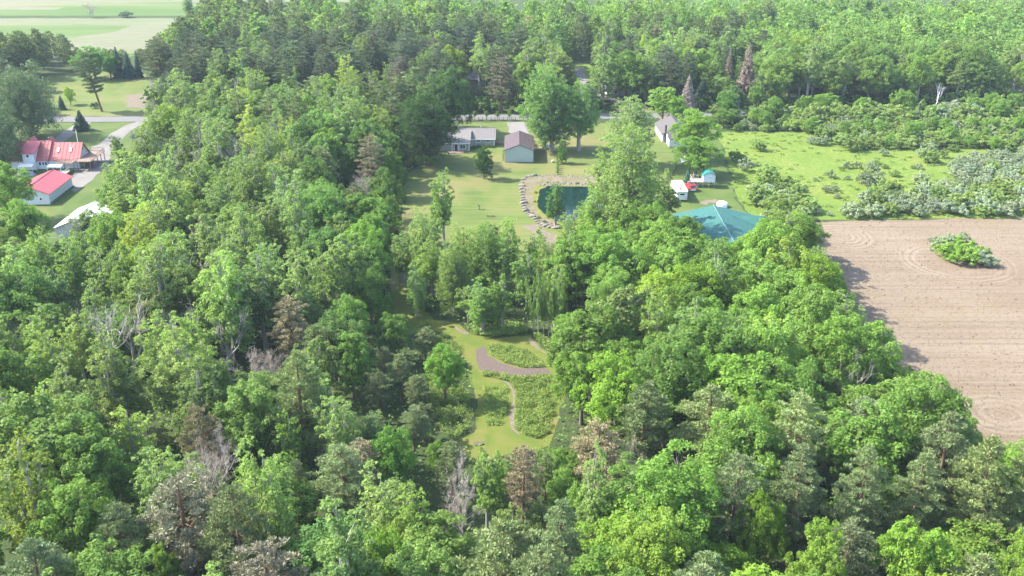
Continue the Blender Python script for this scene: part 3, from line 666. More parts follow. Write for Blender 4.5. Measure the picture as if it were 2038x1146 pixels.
# --- ranch house
rr = G(984, 291.6); rl = G(866, 291.6); y0 = rr[1]; L = rr[0] - rl[0]; fw = y0 - G(933, 300.6)[1]
t = thing('ranch_house', 'low sage ranch house with a taupe roof beside the big dark maple', 'house', (rr[0], y0))
gable_x(t, -L, 0, 9.2, 2.45, 4.55, M['beige'], M['taupe'], .45, ribs=.95)
wx1 = G(934, 300.6)[0] - rr[0]; wx0 = -L - .4
Buf().prism([(-fw, 0), (-.02, 0), (-.02, 2.6), (-fw, 2.45)], wx0, wx1, 'x').build('porch_wing', M['beige'], t)
b = Buf(); slab(b, (wx0 - .4, 3.0, 4.38), (wx1 + .4, 3.0, 4.38), (wx1 + .4, -fw - .5, 2.55), (wx0 - .4, -fw - .5, 2.55)); wr = b.build('wing_roof', M['taupe'], t)
b = Buf(); x = wx0
while x < wx1 + .3: b.bar((x, 2.98, 4.40), (x, -fw - .49, 2.57), .025, 4); x += .95
kind(b.build('roof_seams', M['taupe'], wr), 'stuff')
b = Buf(); b.box((-L/2, -.47, 2.33), (L + .8, .06, .16)); b.build('gutter', M['trim'], t); Buf().box(((wx0+wx1)/2, -fw - .52, 2.45), (wx1 - wx0 + .8, .06, .16)).build('gutter', M['trim'], t)
Buf().box((-.05, -.03, 1.2), (.16, .1, 2.4)).build('corner_board', M['trim'], t); Buf().box((wx1 - .05, -fw - .03, 1.2), (.16, .1, 2.4)).build('corner_board', M['trim'], t)
for px in (952, 971.5): window(t, G(px, 291.6)[0] - rr[0], 1.75, 1.15, .75)
window(t, G(921, 300.6)[0] - rr[0], 1.35, 1.6, 1.25, -fw, mull=1); door(t, G(908, 300.6)[0] - rr[0], .95, 2.05, -fw)
for px in (913.5, 900): Buf().box((G(px, 301)[0] - rr[0], -fw - .4, 1.2), (.13, .13, 2.35)).build('porch_post', M['trim'], t)
Buf().bar((-4.2, 6.0, 4.0), (-4.2, 6.0, 4.9), .07, 6).build('vent_pipe', M['trim'], t); Buf().bar((-11, 4.6, 4.4), (-11, 4.6, 5.1), .08, 6).build('vent_pipe', M['trim'], t)
b = Buf(); p = G(906, 303); Buf().box((0, 0, .07), (5.0, 2.2, .14)).build('patio', M['brick'], thing('brick_patio', 'small pink brick patio at the ranch house back door', 'patio', (p[0], p[1])))
p = G(996, 286); t = thing('brick_wall', 'low pinkish brick wall between the ranch house and the sage garage', 'wall', p, -.5)
for i in range(9):
    for j in range(3): Buf().box((-2.2 + i*.55 + (.25 if j % 2 else 0), rnd.uniform(-.03, .03), .12 + j*.24), (.5, .32, .21)).build('stone', M['brick'], t)
for i, (px, py, wh) in enumerate(((953, 293.2, 'under the left window'), (962, 293.4, 'between the two windows'), (972, 293.2, 'under the right window'), (943, 296, 'in the corner by the wing'), (980, 293.6, 'at the right corner'))):
    x, y = G(px, py); plant('shrub', x, y, .9 + .25*(i % 2), .7, (.55, .65, .6), f'low dark foundation shrub on the ranch house back wall, {wh}', 'foundation shrubs of the ranch house')

# --- board fence and street trees at the road
fl, fr = G(912, 240.2), G(1026, 239.6); n = 14
t = thing('board_fence', 'long dark rail fence between the ranch lawn and the road', 'fence', fl)
for i in range(n + 1):
    u = i / n; Buf().box(((fr[0]-fl[0])*u, (fr[1]-fl[1])*u, .6), (.14, .14, 1.2)).build('post', M['fence'], t)
for z in (.45, .95): Buf().bar((0, -.1, z), (fr[0]-fl[0], fr[1]-fl[1]-.1, z), .06, 4).build('rail', M['fence'], t)
for px, lb in ((944.8, 'slim young street tree by the rail fence, leftmost of the four'), (968.4, 'slim young street tree by the rail fence, second from the left'), (990, 'slim young street tree by the rail fence, third from the left'), (1013.7, 'slim young street tree by the rail fence, nearest the garage driveway')):
    x, y = G(px, 238.6); plant('column', x, y, 3.4, .72, (.9, .95, .8), lb, 'young street trees along the rail fence')

# --- white farmhouse with red roof
fl = G(24, 336.5); rx = G(154.6, 285.2, 6.8)[0] - fl[0]; t = thing('farmhouse', 'white farmhouse with steep faded red metal roof and timber deck', 'house', fl, .02)
sx = rx * .545
gable_x(t, 0, sx, 8.4, 2.7, 6.9, M['white'], M['oldred'], .4, ribs=1.1)
r2 = Buf().prism([(.5, 0), (8.2, 0), (8.2, 2.6), (4.3, 6.35), (.5, 2.6)], sx + .02, rx, 'x').build('side_wing', M['white'], t)
b = Buf(); slab(b, (sx - .02, 4.3, 6.5), (rx + .45, 4.3, 6.5), (rx + .45, .1, 2.32), (sx - .02, .1, 2.32)); slab(b, (sx - .02, 4.3, 6.5), (rx + .45, 4.3, 6.5), (rx + .45, 8.6, 2.32), (sx - .02, 8.6, 2.32)); wr = b.build('wing_roof', M['oldred'], t)
b = Buf(); x = sx + .5
while x < rx + .4: b.bar((x, 4.28, 6.53), (x, .1, 2.35), .028, 4); x += 1.1
kind(b.build('roof_seams', M['oldred'], wr), 'stuff')
for u in (.30, .70):
    cx = sx + (rx - sx) * u; b = Buf(); slab(b, (cx - .35, 3.0, 5.40), (cx + .35, 3.0, 5.40), (cx + .35, 2.0, 4.41), (cx - .35, 2.0, 4.41), .1); b.build('skylight', M['grey'], t)
Buf().prism([(-.9, 0), (3.2, 0), (3.2, 6.3), (-.9, 4.75)], 4.0, 7.2, 'x').build('front_bay', M['white'], t)
b = Buf(); slab(b, (3.5, 4.2, 6.98), (7.75, 4.2, 6.98), (7.75, -1.4, 4.75), (3.5, -1.4, 4.75)); b.build('bay_roof', M['redroof'], t)
for cx in (4.2, sx - .9):
    b = Buf(); b.prism([(-1.6, 4.2), (1.6, 4.2), (0, 7.5)], 4.9, 8.2, 'y'); 
    for v in b.V: v[:, 0] += cx
    b.build('rear_gable', M['oldred'], t)
for (x, z, w_, h_, y) in ((5.5, 4.0, .8, .9, -.9), (5.3, 1.5, .75, .9, -.9), (8.1, 1.55, .7, .95, 0), (9.0, 1.55, .7, .95, 0), (sx - .5, 1.6, .8, .95, 0)): window(t, x, z, w_, h_, y, mull=0)
window(t, 4.3, 4.6, .8, 1.1, rx, '+x', 0)
b = Buf(); b.bar((sx - .7, 5.2, 6.2), (sx - .7, 5.2, 7.7), .3, 6); b.build('chimney', M['stone'], t)
b = Buf(); b.bar((rx*.83, 9.5, 0), (rx*.83, 9.5, 8.6), .07, 5); b.build('mast', M['trim'], t)
def railing(root, a, b_, z, mat, h=1.0):
    a, b_ = np.array(a), np.array(b_); L = np.linalg.norm(b_ - a); k = max(2, int(L / .45)); r_ = Buf()
    r_.bar((*a, z + h), (*b_, z + h), .06, 4); r_.bar((*a, z + .15), (*b_, z + .15), .04, 4)
    for i in range(k + 1):
        p = a + (b_ - a) * i / k; r_.bar((*p, z), (*p, z + h), .035, 4)
    r_.build('railing', mat, root)
hx, hy = fl[0] + rx, fl[1]
t = thing('raised_deck', 'raised brown timber deck on posts along the farmhouse right gable', 'deck', (hx, hy), .02)
b = Buf()
for i in range(21): b.box((2.3, -1.6 + i*.53, 2.62), (4.1, .5, .09))
kind(b.build('deck_boards', M['deck'], t), 'stuff')
b = Buf()
for i in range(9): b.box((-4.9 + i*.53, -1.55, 2.52), (.5, 3.0, .09))
kind(b.build('front_boards', M['deck'], t), 'stuff')
for (x, y) in ((4.1, -1.6), (4.1, 1.1), (4.1, 3.8), (4.1, 6.4), (4.1, 8.9), (.5, -1.6), (2.4, -1.6), (-2.4, -3.0), (-5.0, -3.0), (.2, -3.0)): Buf().bar((x, y, 0), (x, y, 2.56), .11, 4).build('post', M['deck'], t)
for a, b_ in (((4.3, -1.8), (4.3, 9.2)), ((.3, -1.8), (4.3, -1.8)), ((-5.1, -3.0), (.2, -3.0)), ((.4, 9.2), (4.3, 9.2))): railing(t, a, b_, 2.66, M['deck'])
t = thing('low_deck', 'low square deck with red brown skirting at the foot of the raised deck', 'deck', (hx - 2.6, hy - 6.2), .05)
Buf().box((0, 0, .45), (4.4, 3.4, .88)).build('skirting', M['reddeck'], t); Buf().box((0, 0, .93), (4.6, 3.6, .07)).build('platform', M['greydeck'], t)
railing(t, (-2.2, -1.7), (2.2, -1.7), .97, M['greydeck'], .9); railing(t, (2.2, -1.7), (2.2, 1.7), .97, M['greydeck'], .9)
t = thing('porch_awning', 'pale flat awning over the low farmhouse deck', 'awning', (hx - 4.4, hy - 4.2), .05)
b = Buf(); slab(b, (-1.9, 1.0, 2.45), (1.9, 1.0, 2.45), (1.9, -1.2, 2.2), (-1.9, -1.2, 2.2), .06); b.build('roof', M['canvas'], t)
for x in (-1.8, 1.8): Buf().bar((x, -1.1, 0), (x, -1.1, 2.15), .05, 4).build('post', M['trim'], t)
t = thing('garden_canopy', 'pale canvas canopy in front of the farmhouse windows', 'canopy', (fl[0] + 6.0, hy - 3.0), 0)
b = Buf(); slab(b, (-1.9, 0, 2.5), (1.9, 0, 2.5), (2.0, -1.5, 2.0), (-2.0, -1.5, 2.0), .05); slab(b, (-1.9, 0, 2.5), (1.9, 0, 2.5), (2.0, 1.4, 2.0), (-2.0, 1.4, 2.0), .05); b.build('cover', M['canvas'], t)
for x in (-1.9, 1.9):
    for y in (-1.4, 1.3): Buf().bar((x, y, 0), (x, y, 2.0), .04, 4).build('post', M['trim'], t)
def mound(seed, sx, sy, sz):
    r = NR(seed); b = Buf(); n, m = 12, 5; V = []
    for j in range(m):
        a = j / (m-1) * math.pi / 2
        for i in range(n):
            p = i / n * 2 * math.pi; k = 1 + r.normal(0, .10); V.append((sx * math.cos(p) * math.cos(a) * k, sy * math.sin(p) * math.cos(a) * k, sz * math.sin(a) * k if j else -.05))
    b.add(V, [[j*n+i, j*n+(i+1) % n, (j+1)*n+(i+1) % n, (j+1)*n+i] for j in range(m-1) for i in range(n)]); return b
o = mound(3, 2.6, 1.2, 1.1).build('covered_boat', M['tarp'], None, True); o.location = (fl[0] + 6.6, hy - 5.6, 0); tag(o, 'boat under a crumpled grey tarpaulin in the farmhouse yard', 'boat')

# --- red roofed barn and white shed
def oriented(name, label, cat, near, far, W, side):
    """near/far: ground corners on the right wall; returns Empty at the middle of the near gable"""
    a, b_ = np.array(near), np.array(far); d = (b_ - a) / np.linalg.norm(b_ - a); lf = np.array([-d[1], d[0]])
    c = a + lf * W/2; return thing(name, label, cat, (c[0], c[1]), math.atan2(d[1], d[0]) - math.pi/2), float(np.linalg.norm(b_ - a))
t, L = oriented('barn', 'white barn with a bright red metal roof below the farmhouse', 'barn', G(100.4, 406.6), G(145.6, 371.5), 9.0, 1)
gable_y(t, 9.0, L, 2.85, 4.6, M['white'], M['redroof'], .4, 1.0)
window(t, 2.4, 1.45, .6, .7, 0, mull=0); b = Buf()
for i in range(12): b.box((4.5 + .25, .6 + i * (L-1)/11, .2), (.5, .9, .45))
for v in b.V: v += NR(5).normal(0, .06, v.shape).astype(np.float32)
kind(b.build('base_plants', M['spruce'], t), 'stuff')
c = G(151, 473); l_ = G(113.5, 473); W = 2 * (c[0] - l_[0])
t = thing('shed', 'grey-walled shed with a brilliant white roof, half behind trees', 'shed', (c[0], c[1]), .0)
gable_y(t, W, 13, 2.5, 4.2, M['greywall'], M['whiteroof'], .35, 1.2); Buf().box((-.2, -.04, 2.42), (W*.9, .08, .1)).build('band', M['grey'], t)

# --- teal-roofed barn
A, B_ = np.array(G(1420.6, 409, 5.6)), np.array(G(1462, 483, 5.6)); d = (A - B_) / np.linalg.norm(A - B_)
t = thing('pole_barn', 'broad pavilion-like barn with a sheet metal roof in deep teal', 'barn', (B_[0], B_[1]), math.atan2(d[1], d[0]) - math.pi/2); L = float(np.linalg.norm(A - B_))
W = 19.0; gable_y(t, W, L, 3.1, 5.5, M['greywall'], M['teal'], .5, .9, M['tealcap'])
wz = 4.55; wy = L * .50; hw = 5.2; kx = (5.5 - 3.1) / (W/2)
Buf().prism([(wy - hw, 0), (wy + hw, 0), (wy + hw, 3.0), (wy, wz - .08), (wy - hw, 3.0)], -W/2 - 7, -W/2 + .5, 'x').build('left_wing', M['greywall'], t)
xi = -(5.58 - wz) / kx; xe = -W/2 - 7.4
b = Buf(); slab(b, (xe, wy, wz + .1), (xi, wy, wz + .1), (-W/2 - .5, wy - hw - .4, 2.98), (xe, wy - hw - .4, 2.98)); slab(b, (xe, wy, wz + .1), (xi, wy, wz + .1), (-W/2 - .5, wy + hw + .4, 2.98), (xe, wy + hw + .4, 2.98)); wr = b.build('left_wing_roof', M['teal'], t)
c = Buf(); c.bar((xe, wy, wz + .13), (xi, wy, wz + .13), .08, 6); c.bar((xi, wy, wz + .12), (-W/2 - .5, wy - hw - .4, 3.0), .05, 4); c.build('ridge_cap', M['tealcap'], wr)
wy2 = L * .80; hw2 = 3.2; wz2 = 4.75; xi2 = (5.58 - wz2) / kx
Buf().prism([(wy2 - hw2, 0), (wy2 + hw2, 0), (wy2 + hw2, 3.0), (wy2, wz2 - .1), (wy2 - hw2, 3.0)], W/2 - .5, W/2 + .9, 'x').build('right_wing', M['greywall'], t)
b = Buf(); slab(b, (W/2 + 1.3, wy2, wz2 + .1), (xi2, wy2, wz2 + .1), (W/2 + .5, wy2 - hw2 - .4, 2.98), (W/2 + 1.3, wy2 - hw2 - .4, 2.98)); slab(b, (W/2 + 1.3, wy2, wz2 + .1), (xi2, wy2, wz2 + .1), (W/2 + .5, wy2 + hw2 + .4, 2.98), (W/2 + 1.3, wy2 + hw2 + .4, 2.98)); b.build('right_wing_roof', M['teal'], t)
p = G(1437, 411.5); t = thing('stock_tank', 'round white tank standing behind the teal-roofed barn', 'tank', p)
b = Buf(); n = 20; prof = [(1.3, 0), (1.35, .9), (1.2, 1.2), (.7, 1.35), (.05, 1.38)]
V = [(r_*math.cos(2*math.pi*i/n), r_*math.sin(2*math.pi*i/n), z) for r_, z in prof for i in range(n)]
b.add(V, [[j*n+i, j*n+(i+1) % n, (j+1)*n+(i+1) % n, (j+1)*n+i] for j in range(4) for i in range(n)]); b.build('shell', M['tank'], t, True)
Buf().box((-.5, -.5, 1.42), (.3, .3, .2)).build('hatch', M['black'], t)
Buf().box((.7, .1, 1.4), (.25, .25, .2)).build('valve', M['black'], t)

# --- camper trailer
p = G(1357, 401.5); t = thing('camper_trailer', 'long white camper trailer parked nose away behind the big cottonwood', 'trailer', (p[0], p[1]), .015)
W, L, z0, z1 = 2.55, 9.6, .55, 2.85
Buf().prism([(0, z0), (L - .9, z0), (L, z0 + .9), (L - .5, z1), (.12, z1 + .05), (0, z1 - .15)], -W/2, W/2, 'x').build('body', M['camper'], t)
Buf().box((0, -.02, (z0 + z1)/2 - .05), (W - .12, .05, z1 - z0 - .3)).build('rear_panel', M['camperend'], t)
Buf().box((0, L*.42, z1 + .10), (W + .06, L - .5, .07)).build('roof', M['camper'], t)
for (x, y, s) in ((.35, 3.4, .7), (-.5, 6.6, .4)): Buf().box((x, y, z1 + .2), (s, s*.8, .16)).build('roof_vent', M['grey' if s < .6 else 'black'], t)
for y in (1.6, 3.4, 6.8): window(t, y, 1.95, 1.1, .6, -W/2, '-x', 0)
for y in (2.2, 6.2): window(t, y, 1.95, 1.1, .6, W/2, '+x', 0)
window(t, 0, 2.0, 1.3, .6, -.045, mull=0)
b = Buf(); b.box((W/2 + .03, 4.6, 1.55), (.06, .8, 1.9)); b.build('door', M['trim'], t)
for x in (-.9, .9): Buf().box((x, -.08, .95), (.16, .05, .3)).build('tail_light', M['redpaint'], t)
def wheel(root, x, y, r_, wd):
    b = Buf(); n = 14; V = [(x + s*wd/2, y + r_*math.cos(2*math.pi*i/n), r_ + r_*math.sin(2*math.pi*i/n)) for s in (-1, 1) for i in range(n)]
    b.add(V, [[i, (i+1) % n, n+(i+1) % n, n+i] for i in range(n)])
    for s in (0, n): b.F.append(np.array([[s, s+i, s+i+1] for i in range(1, n-1)], np.int32))
    tw = b.build('wheel', M['black'], root)
    c = Buf(); c.bar((x - wd/2 - .02, y, r_), (x + wd/2 + .02, y, r_), r_*.55, 10); c.build('rim', M['chrome'], tw)
for x in (-W/2 + .15, W/2 - .15):
    for y in (3.9, 4.75): wheel(t, x, y, .34, .22)
b = Buf(); b.bar((-.8, L - .6, .5), (0, L + 1.2, .5), .06, 4); b.bar((.8, L - .6, .5), (0, L + 1.2, .5), .06, 4); b.build('hitch', M['black'], t)

# --- red utility vehicle beside it, tail toward the clearing
p = G(1379, 382.5); t = thing('parked_suv', 'red sport utility vehicle with pale lower tail beside the camper', 'car', (p[0], p[1]), .16)
W = 1.85
def body(b, prof, wd, taper=0.0):
    """side outline (y,z) pushed across the car and bevelled at its sides"""
    n = len(prof); cy = sum(p[0] for p in prof)/n; cz = sum(p[1] for p in prof)/n; V = []
    for x, k in ((-wd/2, .94), (-wd/2 + .12, 1), (wd/2 - .12, 1), (wd/2, .94)): V += [(x, cy + (p[0]-cy)*k, cz + (p[1]-cz)*k) for p in prof]
    b.add(V, [[j*n+i, j*n+(i+1) % n, (j+1)*n+(i+1) % n, (j+1)*n+i] for j in range(3) for i in range(n)])
    for s in (0, 3*n): b.F.append(np.array([[a+s+b.n-4*n, c+s+b.n-4*n, d_+s+b.n-4*n] for a, c, d_ in tessellate_polygon([[Vector((q[0], q[1], 0)) for q in prof]])], np.int32))
    return b
body(Buf(), [(0, .5), (0, 1.05), (.1, 1.15), (3.3, 1.12), (4.55, 1.0), (4.8, .75), (4.75, .42), (.15, .4)], W).build('body', M['redpaint'], t, False)
body(Buf(), [(.12, 1.13), (.45, 1.78), (1.2, 1.86), (2.5, 1.84), (3.35, 1.12)], W - .22).build('cabin', M['redpaint'], t)
Buf().box((0, 1.75, 1.875), (W - .6, 1.3, .05)).build('roof_panel', M['black'], t)
b = Buf(); slab(b, (-.72, .14, 1.22), (.72, .14, 1.22), (.66, .40, 1.72), (-.66, .40, 1.72), .03)
for v in b.V: v[:, 1] -= .035
b.build('rear_window', M['glass'], t)
b = Buf(); slab(b, (-.7, 3.25, 1.22), (.7, 3.25, 1.22), (.66, 2.62, 1.79), (-.66, 2.62, 1.79), .03)
for v in b.V: v[:, 1] += .04
b.build('windshield', M['glass'], t)
for s in (-1, 1):
    for y in (1.0, 2.15): Buf().box((s*(W/2 - .10), y, 1.45), (.03, .9, .42)).build('side_window', M['glass'], t)
    Buf().box((s*.78, -.02, .9), (.16, .06, .28)).build('tail_light', M['pot'], t); Buf().box((s*.68, 4.76, .8), (.34, .1, .18)).build('headlight', M['tank'], t)
    Buf().box((s*(W/2 + .1), 3.05, 1.2), (.2, .12, .14)).build('mirror', M['black'], t)
    for y in (.9, 3.85): wheel(t, s*(W/2 - .1), y, .36, .24)
Buf().box((0, -.05, .72), (1.3, .08, .36)).build('tailgate_panel', M['silver'], t); Buf().box((0, -.09, .46), (W - .05, .18, .2)).build('bumper', M['chrome'], t)
Buf().box((0, 4.82, .46), (W - .1, .16, .2)).build('bumper', M['chrome'], t)

# --- hut on stilts
p = G(1398.5, 373.5); t = thing('stilt_hut', 'little white hut with curved teal roof on a stilted timber deck', 'hut', (p[0], p[1]), -.03)
hx0, hx1, zf, D = .0, 3.1, 1.55, 2.6
b = Buf(); prof = [(hx0, zf), (hx1, zf), (hx1, zf+1.75), (hx1-.35, zf+2.2), (1.55, zf+2.5), (hx0+.35, zf+2.2), (hx0, zf+1.75)]
b.prism(prof, 0, D, 'y'); b.build('wall', M['white'], t)
b = Buf(); arc = [(hx0-.25, zf+1.6), (hx0+.25, zf+2.2), (.95, zf+2.52), (1.55, zf+2.62), (2.15, zf+2.52), (hx1-.25, zf+2.2), (hx1+.25, zf+1.6)]
for (a, c) in zip(arc, arc[1:]): slab(b, (a[0], -.35, a[1]+.08), (a[0], D+.3, a[1]+.08), (c[0], D+.3, c[1]+.08), (c[0], -.35, c[1]+.08), .1)
b.build('roof', M['tealhut'], t)
window(t, 1.7, zf + 1.25, .55, .4, 0, mull=1)
b = Buf()
for i in range(13): b.box((-1.55, .1 + i*.25, zf - .04), (3.0, .22, .08))
kind(b.build('deck_boards', M['greydeck'], t), 'stuff')
for (x, y) in ((-3, .1), (-3, 3.1), (-1.5, .1), (0, .1), (1.6, .1), (3.0, .1), (3.0, 2.5), (0, 2.5)): Buf().bar((x, y, 0), (x, y, zf), .09, 4).build('post', M['greydeck'], t)
railing(t, (-3, .05), (-.1, .05), zf, M['greydeck']); railing(t, (-3, .05), (-3, 3.2), zf, M['greydeck']); railing(t, (-3, 3.2), (-.9, 3.2), zf, M['greydeck'])
b = Buf()
for i in range(7): b.box((-3.5, 1.0 + .0*i, .2 + i*.2), (.9 - i*.0, .25, .05))
b.build('ladder', M['greydeck'], t)
o = thing('propane_bottle', 'small blue-grey barrel standing in the shade under the stilted hut', 'barrel', (p[0] - 1.2, p[1] + .9)); Buf().bar((0, 0, 0), (0, 0, .95), .32, 12).build('drum', M['tarp'], o); Buf().bar((0, 0, .95), (0, 0, 1.0), .28, 12).build('lid', M['black'], o)

# --- grey-roofed neighbour house
c = G(1348, 282); t = thing('neighbour_house', 'white house with a grey-brown roof, mostly hidden by a bright green tree', 'house', (c[0], c[1]), .03)
gable_y(t, 9.5, 13, 2.7, 5.0, M['white'], M['greyroof'], .5, 0)
Buf().prism([(-5.5, 0), (-.02, 0), (-.02, 2.6), (-2.75, 4.1), (-5.5, 2.6)], -3.6, 5.4, 'x').build('front_wing', M['white'], t)
b = Buf(); slab(b, (-4.0, -2.75, 4.25), (5.8, -2.75, 4.25), (5.8, -5.9, 2.5), (-4.0, -5.9, 2.5)); slab(b, (-4.0, -2.75, 4.25), (5.8, -2.75, 4.25), (5.8, .4, 2.5), (-4.0, .4, 2.5)); b.build('front_wing_roof', M['greyroof'], t)
window(t, -4.2, 1.4, .8, 1.0, -3.63, '-x', 0); window(t, .5, 1.4, 1.0, 1.0, -5.5, mull=0)
b = Buf(); b.bar((-3.9, -.4, 0), (-3.9, -.4, 5.4), .35, 6); b.build('chimney', M['greyroof'], t)
# --- houses beyond the road
c = G(966, 172); t = thing('house', 'grey-roofed house among pines beyond the road, above the ranch house', 'house', (c[0], c[1]), -.12)
gable_x(t, -6.5, 6.0, 9, 2.6, 4.6, M['beige'], M['greyroof'], .5, ribs=0); window(t, 3.0, 1.4, 1.1, 1.0, 0, mull=0); window(t, -2.0, 1.4, 1.1, 1.0, 0, mull=0); door(t, .6, .95, 2.0)
c = G(1238, 190); t = thing('house', 'pale house beyond the road, glimpsed between dark pines', 'house', (c[0], c[1]), .1)
gable_x(t, -5.5, 5.5, 8.5, 2.7, 4.9, M['white'], M['brownroof'], .5, ribs=0); window(t, 2.6, 1.4, 1.1, 1.0, 0, mull=0); window(t, -2.4, 1.4, 1.1, 1.0, 0, mull=0)
# --- small things in the yards
p = G(1094.7, 295); t = thing('propane_tank', 'white horizontal propane tank between the cottonwood trunks', 'tank', p)
b = Buf(); n = 14; ring = [(-1.55, .05), (-1.45, .35), (-1.2, .5), (1.2, .5), (1.45, .35), (1.55, .05)]
b.add([(x, r_*math.cos(2*math.pi*i/n), .8 + r_*math.sin(2*math.pi*i/n)) for x, r_ in ring for i in range(n)], [[j*n+i, j*n+(i+1) % n, (j+1)*n+(i+1) % n, (j+1)*n+i] for j in range(5) for i in range(n)]); b.build('vessel', M['tank'], t, True)
for x in (-.8, .8): Buf().box((x, 0, .17), (.2, .8, .34)).build('foot', M['grey'], t)
Buf().bar((0, 0, 1.25), (0, 0, 1.5), .2, 10).build('valve_dome', M['trim'], t)
p = G(1116, 276.5); t = thing('parked_car', 'small white car parked in shade beyond the cottonwoods', 'car', p, .1)
body(Buf(), [(0, .4), (0, .85), (.5, .98), (3.2, .92), (4.1, .75), (4.15, .4)], 1.75).build('body', M['tank'], t); body(Buf(), [(.25, .95), (.8, 1.42), (2.0, 1.45), (3.0, .92)], 1.5).build('cabin', M['glass'], t); Buf().box((0, 1.4, 1.46), (1.25, 1.1, .05)).build('roof', M['tank'], t)
for s in (-1, 1):
    for y in (.8, 3.3): wheel(t, s*.8, y, .31, .2)
p = G(954, 416.5); t = thing('bird_bath', 'small grey bird bath alone on the open lawn', 'bird bath', p)
Buf().bar((0, 0, 0), (0, 0, .12), .28, 10).build('base', M['greyroof'], t); Buf().tube([(0, 0, .12), (0, 0, .4), (0, 0, .85)], [.12, .08, .12], 8).build('stem', M['greyroof'], t); Buf().tube([(0, 0, .85), (0, 0, .92), (0, 0, 1.02)], [.12, .34, .42], 12).build('bowl', M['greyroof'], t)
p = G(976.5, 431); t = thing('garden_bench', 'low dark bench on the open lawn left of the pond', 'bench', p)
Buf().box((0, 0, .45), (1.8, .45, .08)).build('seat', M['fence'], t)
for x in (-.75, .75): Buf().box((x, 0, .2), (.12, .4, .41)).build('leg', M['fence'], t)
p = G(1358, 329); t = thing('utility_trailer', 'pale flat trailer piled with light scrap timber, right of the cottonwood', 'trailer', p, -.25)
Buf().box((0, 1.6, .62), (1.7, 3.4, .12)).build('bed', M['grey'], t)
for s in (-1, 1): wheel(t, s*.95, 1.4, .32, .2); Buf().box((s*.82, 1.6, .88), (.06, 3.4, .42)).build('side_board', M['trim'], t)
for i in range(7): Buf().box((-.6 + .2*i, 1.6 + rnd.uniform(-.4, .4), .8 + .07*(i % 3)), (.17, 2.6, .1), rnd.uniform(-.08, .08)).build('plank', M['canvas'], t)
Buf().bar((0, 0, .6), (0, -1.2, .6), .06, 4).build('hitch', M['black'], t)
p = G(1366, 318); o = thing('white_panel_shed', 'narrow white box behind the pale flat trailer', 'shed', p, -.05); Buf().box((0, 0, 1.0), (1.2, 2.4, 2.0)).build('wall', M['white'], o); Buf().box((0, 0, 2.06), (1.4, 2.6, .1)).build('roof', M['whiteroof'], o)
p = G(953, 884); t = thing('stone_slab', 'flat pale stone slab lying in the grass at the near end of the clearing', 'stone', p); Buf().box((0, 0, .10), (1.3, .8, .16), .3).build('slab', M['mulch'], t)
p = G(1108.5, 323.2); t = thing('garden_urn', 'small dark urn at the end of the arborvitae row', 'urn', (p[0] - 1.2, p[1])); Buf().tube([(0, 0, 0), (0, 0, .3), (0, 0, .7)], [.2, .42, .35], 10, True).build('bowl', M['grey'], t)

# --- boulders round the pond
def boulder(seed):
    import bmesh
    bm = bmesh.new(); bmesh.ops.create_icosphere(bm, subdivisions=2, radius=1); r = NR(seed)
    k = r.normal(0, 1, (4, 3))
    for v in bm.verts:
        s = 1 + sum(.09 * math.sin(2.2 * float(np.dot(q, v.co)) + i) for i, q in enumerate(k)); v.co = Vector((v.co.x * s, v.co.y * s * .8, max(-.25, v.co.z * s * .55)))
    me = bpy.data.meshes.new('boulder'); bm.to_mesh(me); bm.free(); me.materials.append(M['stone'])
    return me
BM = [boulder(i) for i in range(4)]
ring = [(190, 183), (225, 178), (148, 205), (140, 228), (137, 250), (137, 272), (137, 294), (139, 314), (142, 334), (145, 352), (149, 372), (152, 392), (157, 410), (165, 428), (177, 444), (193, 456), (210, 470), (228, 486), (246, 502), (264, 516), (284, 528), (310, 538), (336, 546), (360, 551), (384, 553), (408, 553)]
ORD = ['first', 'second', 'third', 'fourth', 'fifth', 'sixth', 'seventh', 'eighth', 'ninth', 'tenth', 'eleventh', 'twelfth', 'thirteenth', 'fourteenth', 'fifteenth', 'sixteenth', 'seventeenth', 'eighteenth', 'nineteenth', 'twentieth', 'twenty-first', 'twenty-second', 'twenty-third', 'twenty-fourth', 'twenty-fifth', 'twenty-sixth', 'twenty-seventh', 'twenty-eighth']
for i, (zx, zy) in enumerate(ring):
    x, y = G(1000 + zx/3.582, 300 + zy/3.582); o = ob('boulder', BM[i % 4]); s = rnd.uniform(.5, .95); o.location = (x, y, .12); o.scale = (s*1.15, s*.8, s*.95); o.rotation_euler = (0, 0, rnd.uniform(-.4, .4))
    tag(o, f'tan boulder edging the pond, {ORD[i]} from the far end of the row', 'boulder', 'boulders edging the pond')
# second course and far rim as loose rubble
b = Buf(); r = NR(9)
def rubble(pts, k, s0, s1):
    for i in range(len(pts) - 1):
        for _ in range(k):
            u = r.random(); x = pts[i][0] + (pts[i+1][0]-pts[i][0])*u + r.normal(0, .5); y = pts[i][1] + (pts[i+1][1]-pts[i][1])*u + r.normal(0, .6); s = r.uniform(s0, s1)
            V = np.array([[1,0,0],[0,1,0],[-1,0,0],[0,-1,0],[0,0,.8],[0,0,-.4]]) * s * r.uniform(.7, 1.2, (6, 1)) + np.array([x, y, .06])
            b.add(V, [[0,1,4],[1,2,4],[2,3,4],[3,0,4],[1,0,5],[2,1,5],[3,2,5],[0,3,5]])
rubble(GP([(1040, 352), (1060, 351), (1090, 350), (1130, 351), (1175, 352)]), 14, .15, .4); rubble(GP([(1076, 368), (1100, 367), (1130, 366), (1180, 367)]), 26, .2, .45)
rubble(GP([(1044, 368), (1043, 395), (1050, 418), (1075, 440), (1105, 452)]), 16, .15, .35)
kind(b.build('pond_rubble', M['stone']), 'stuff', 'loose stones along the pond rim')
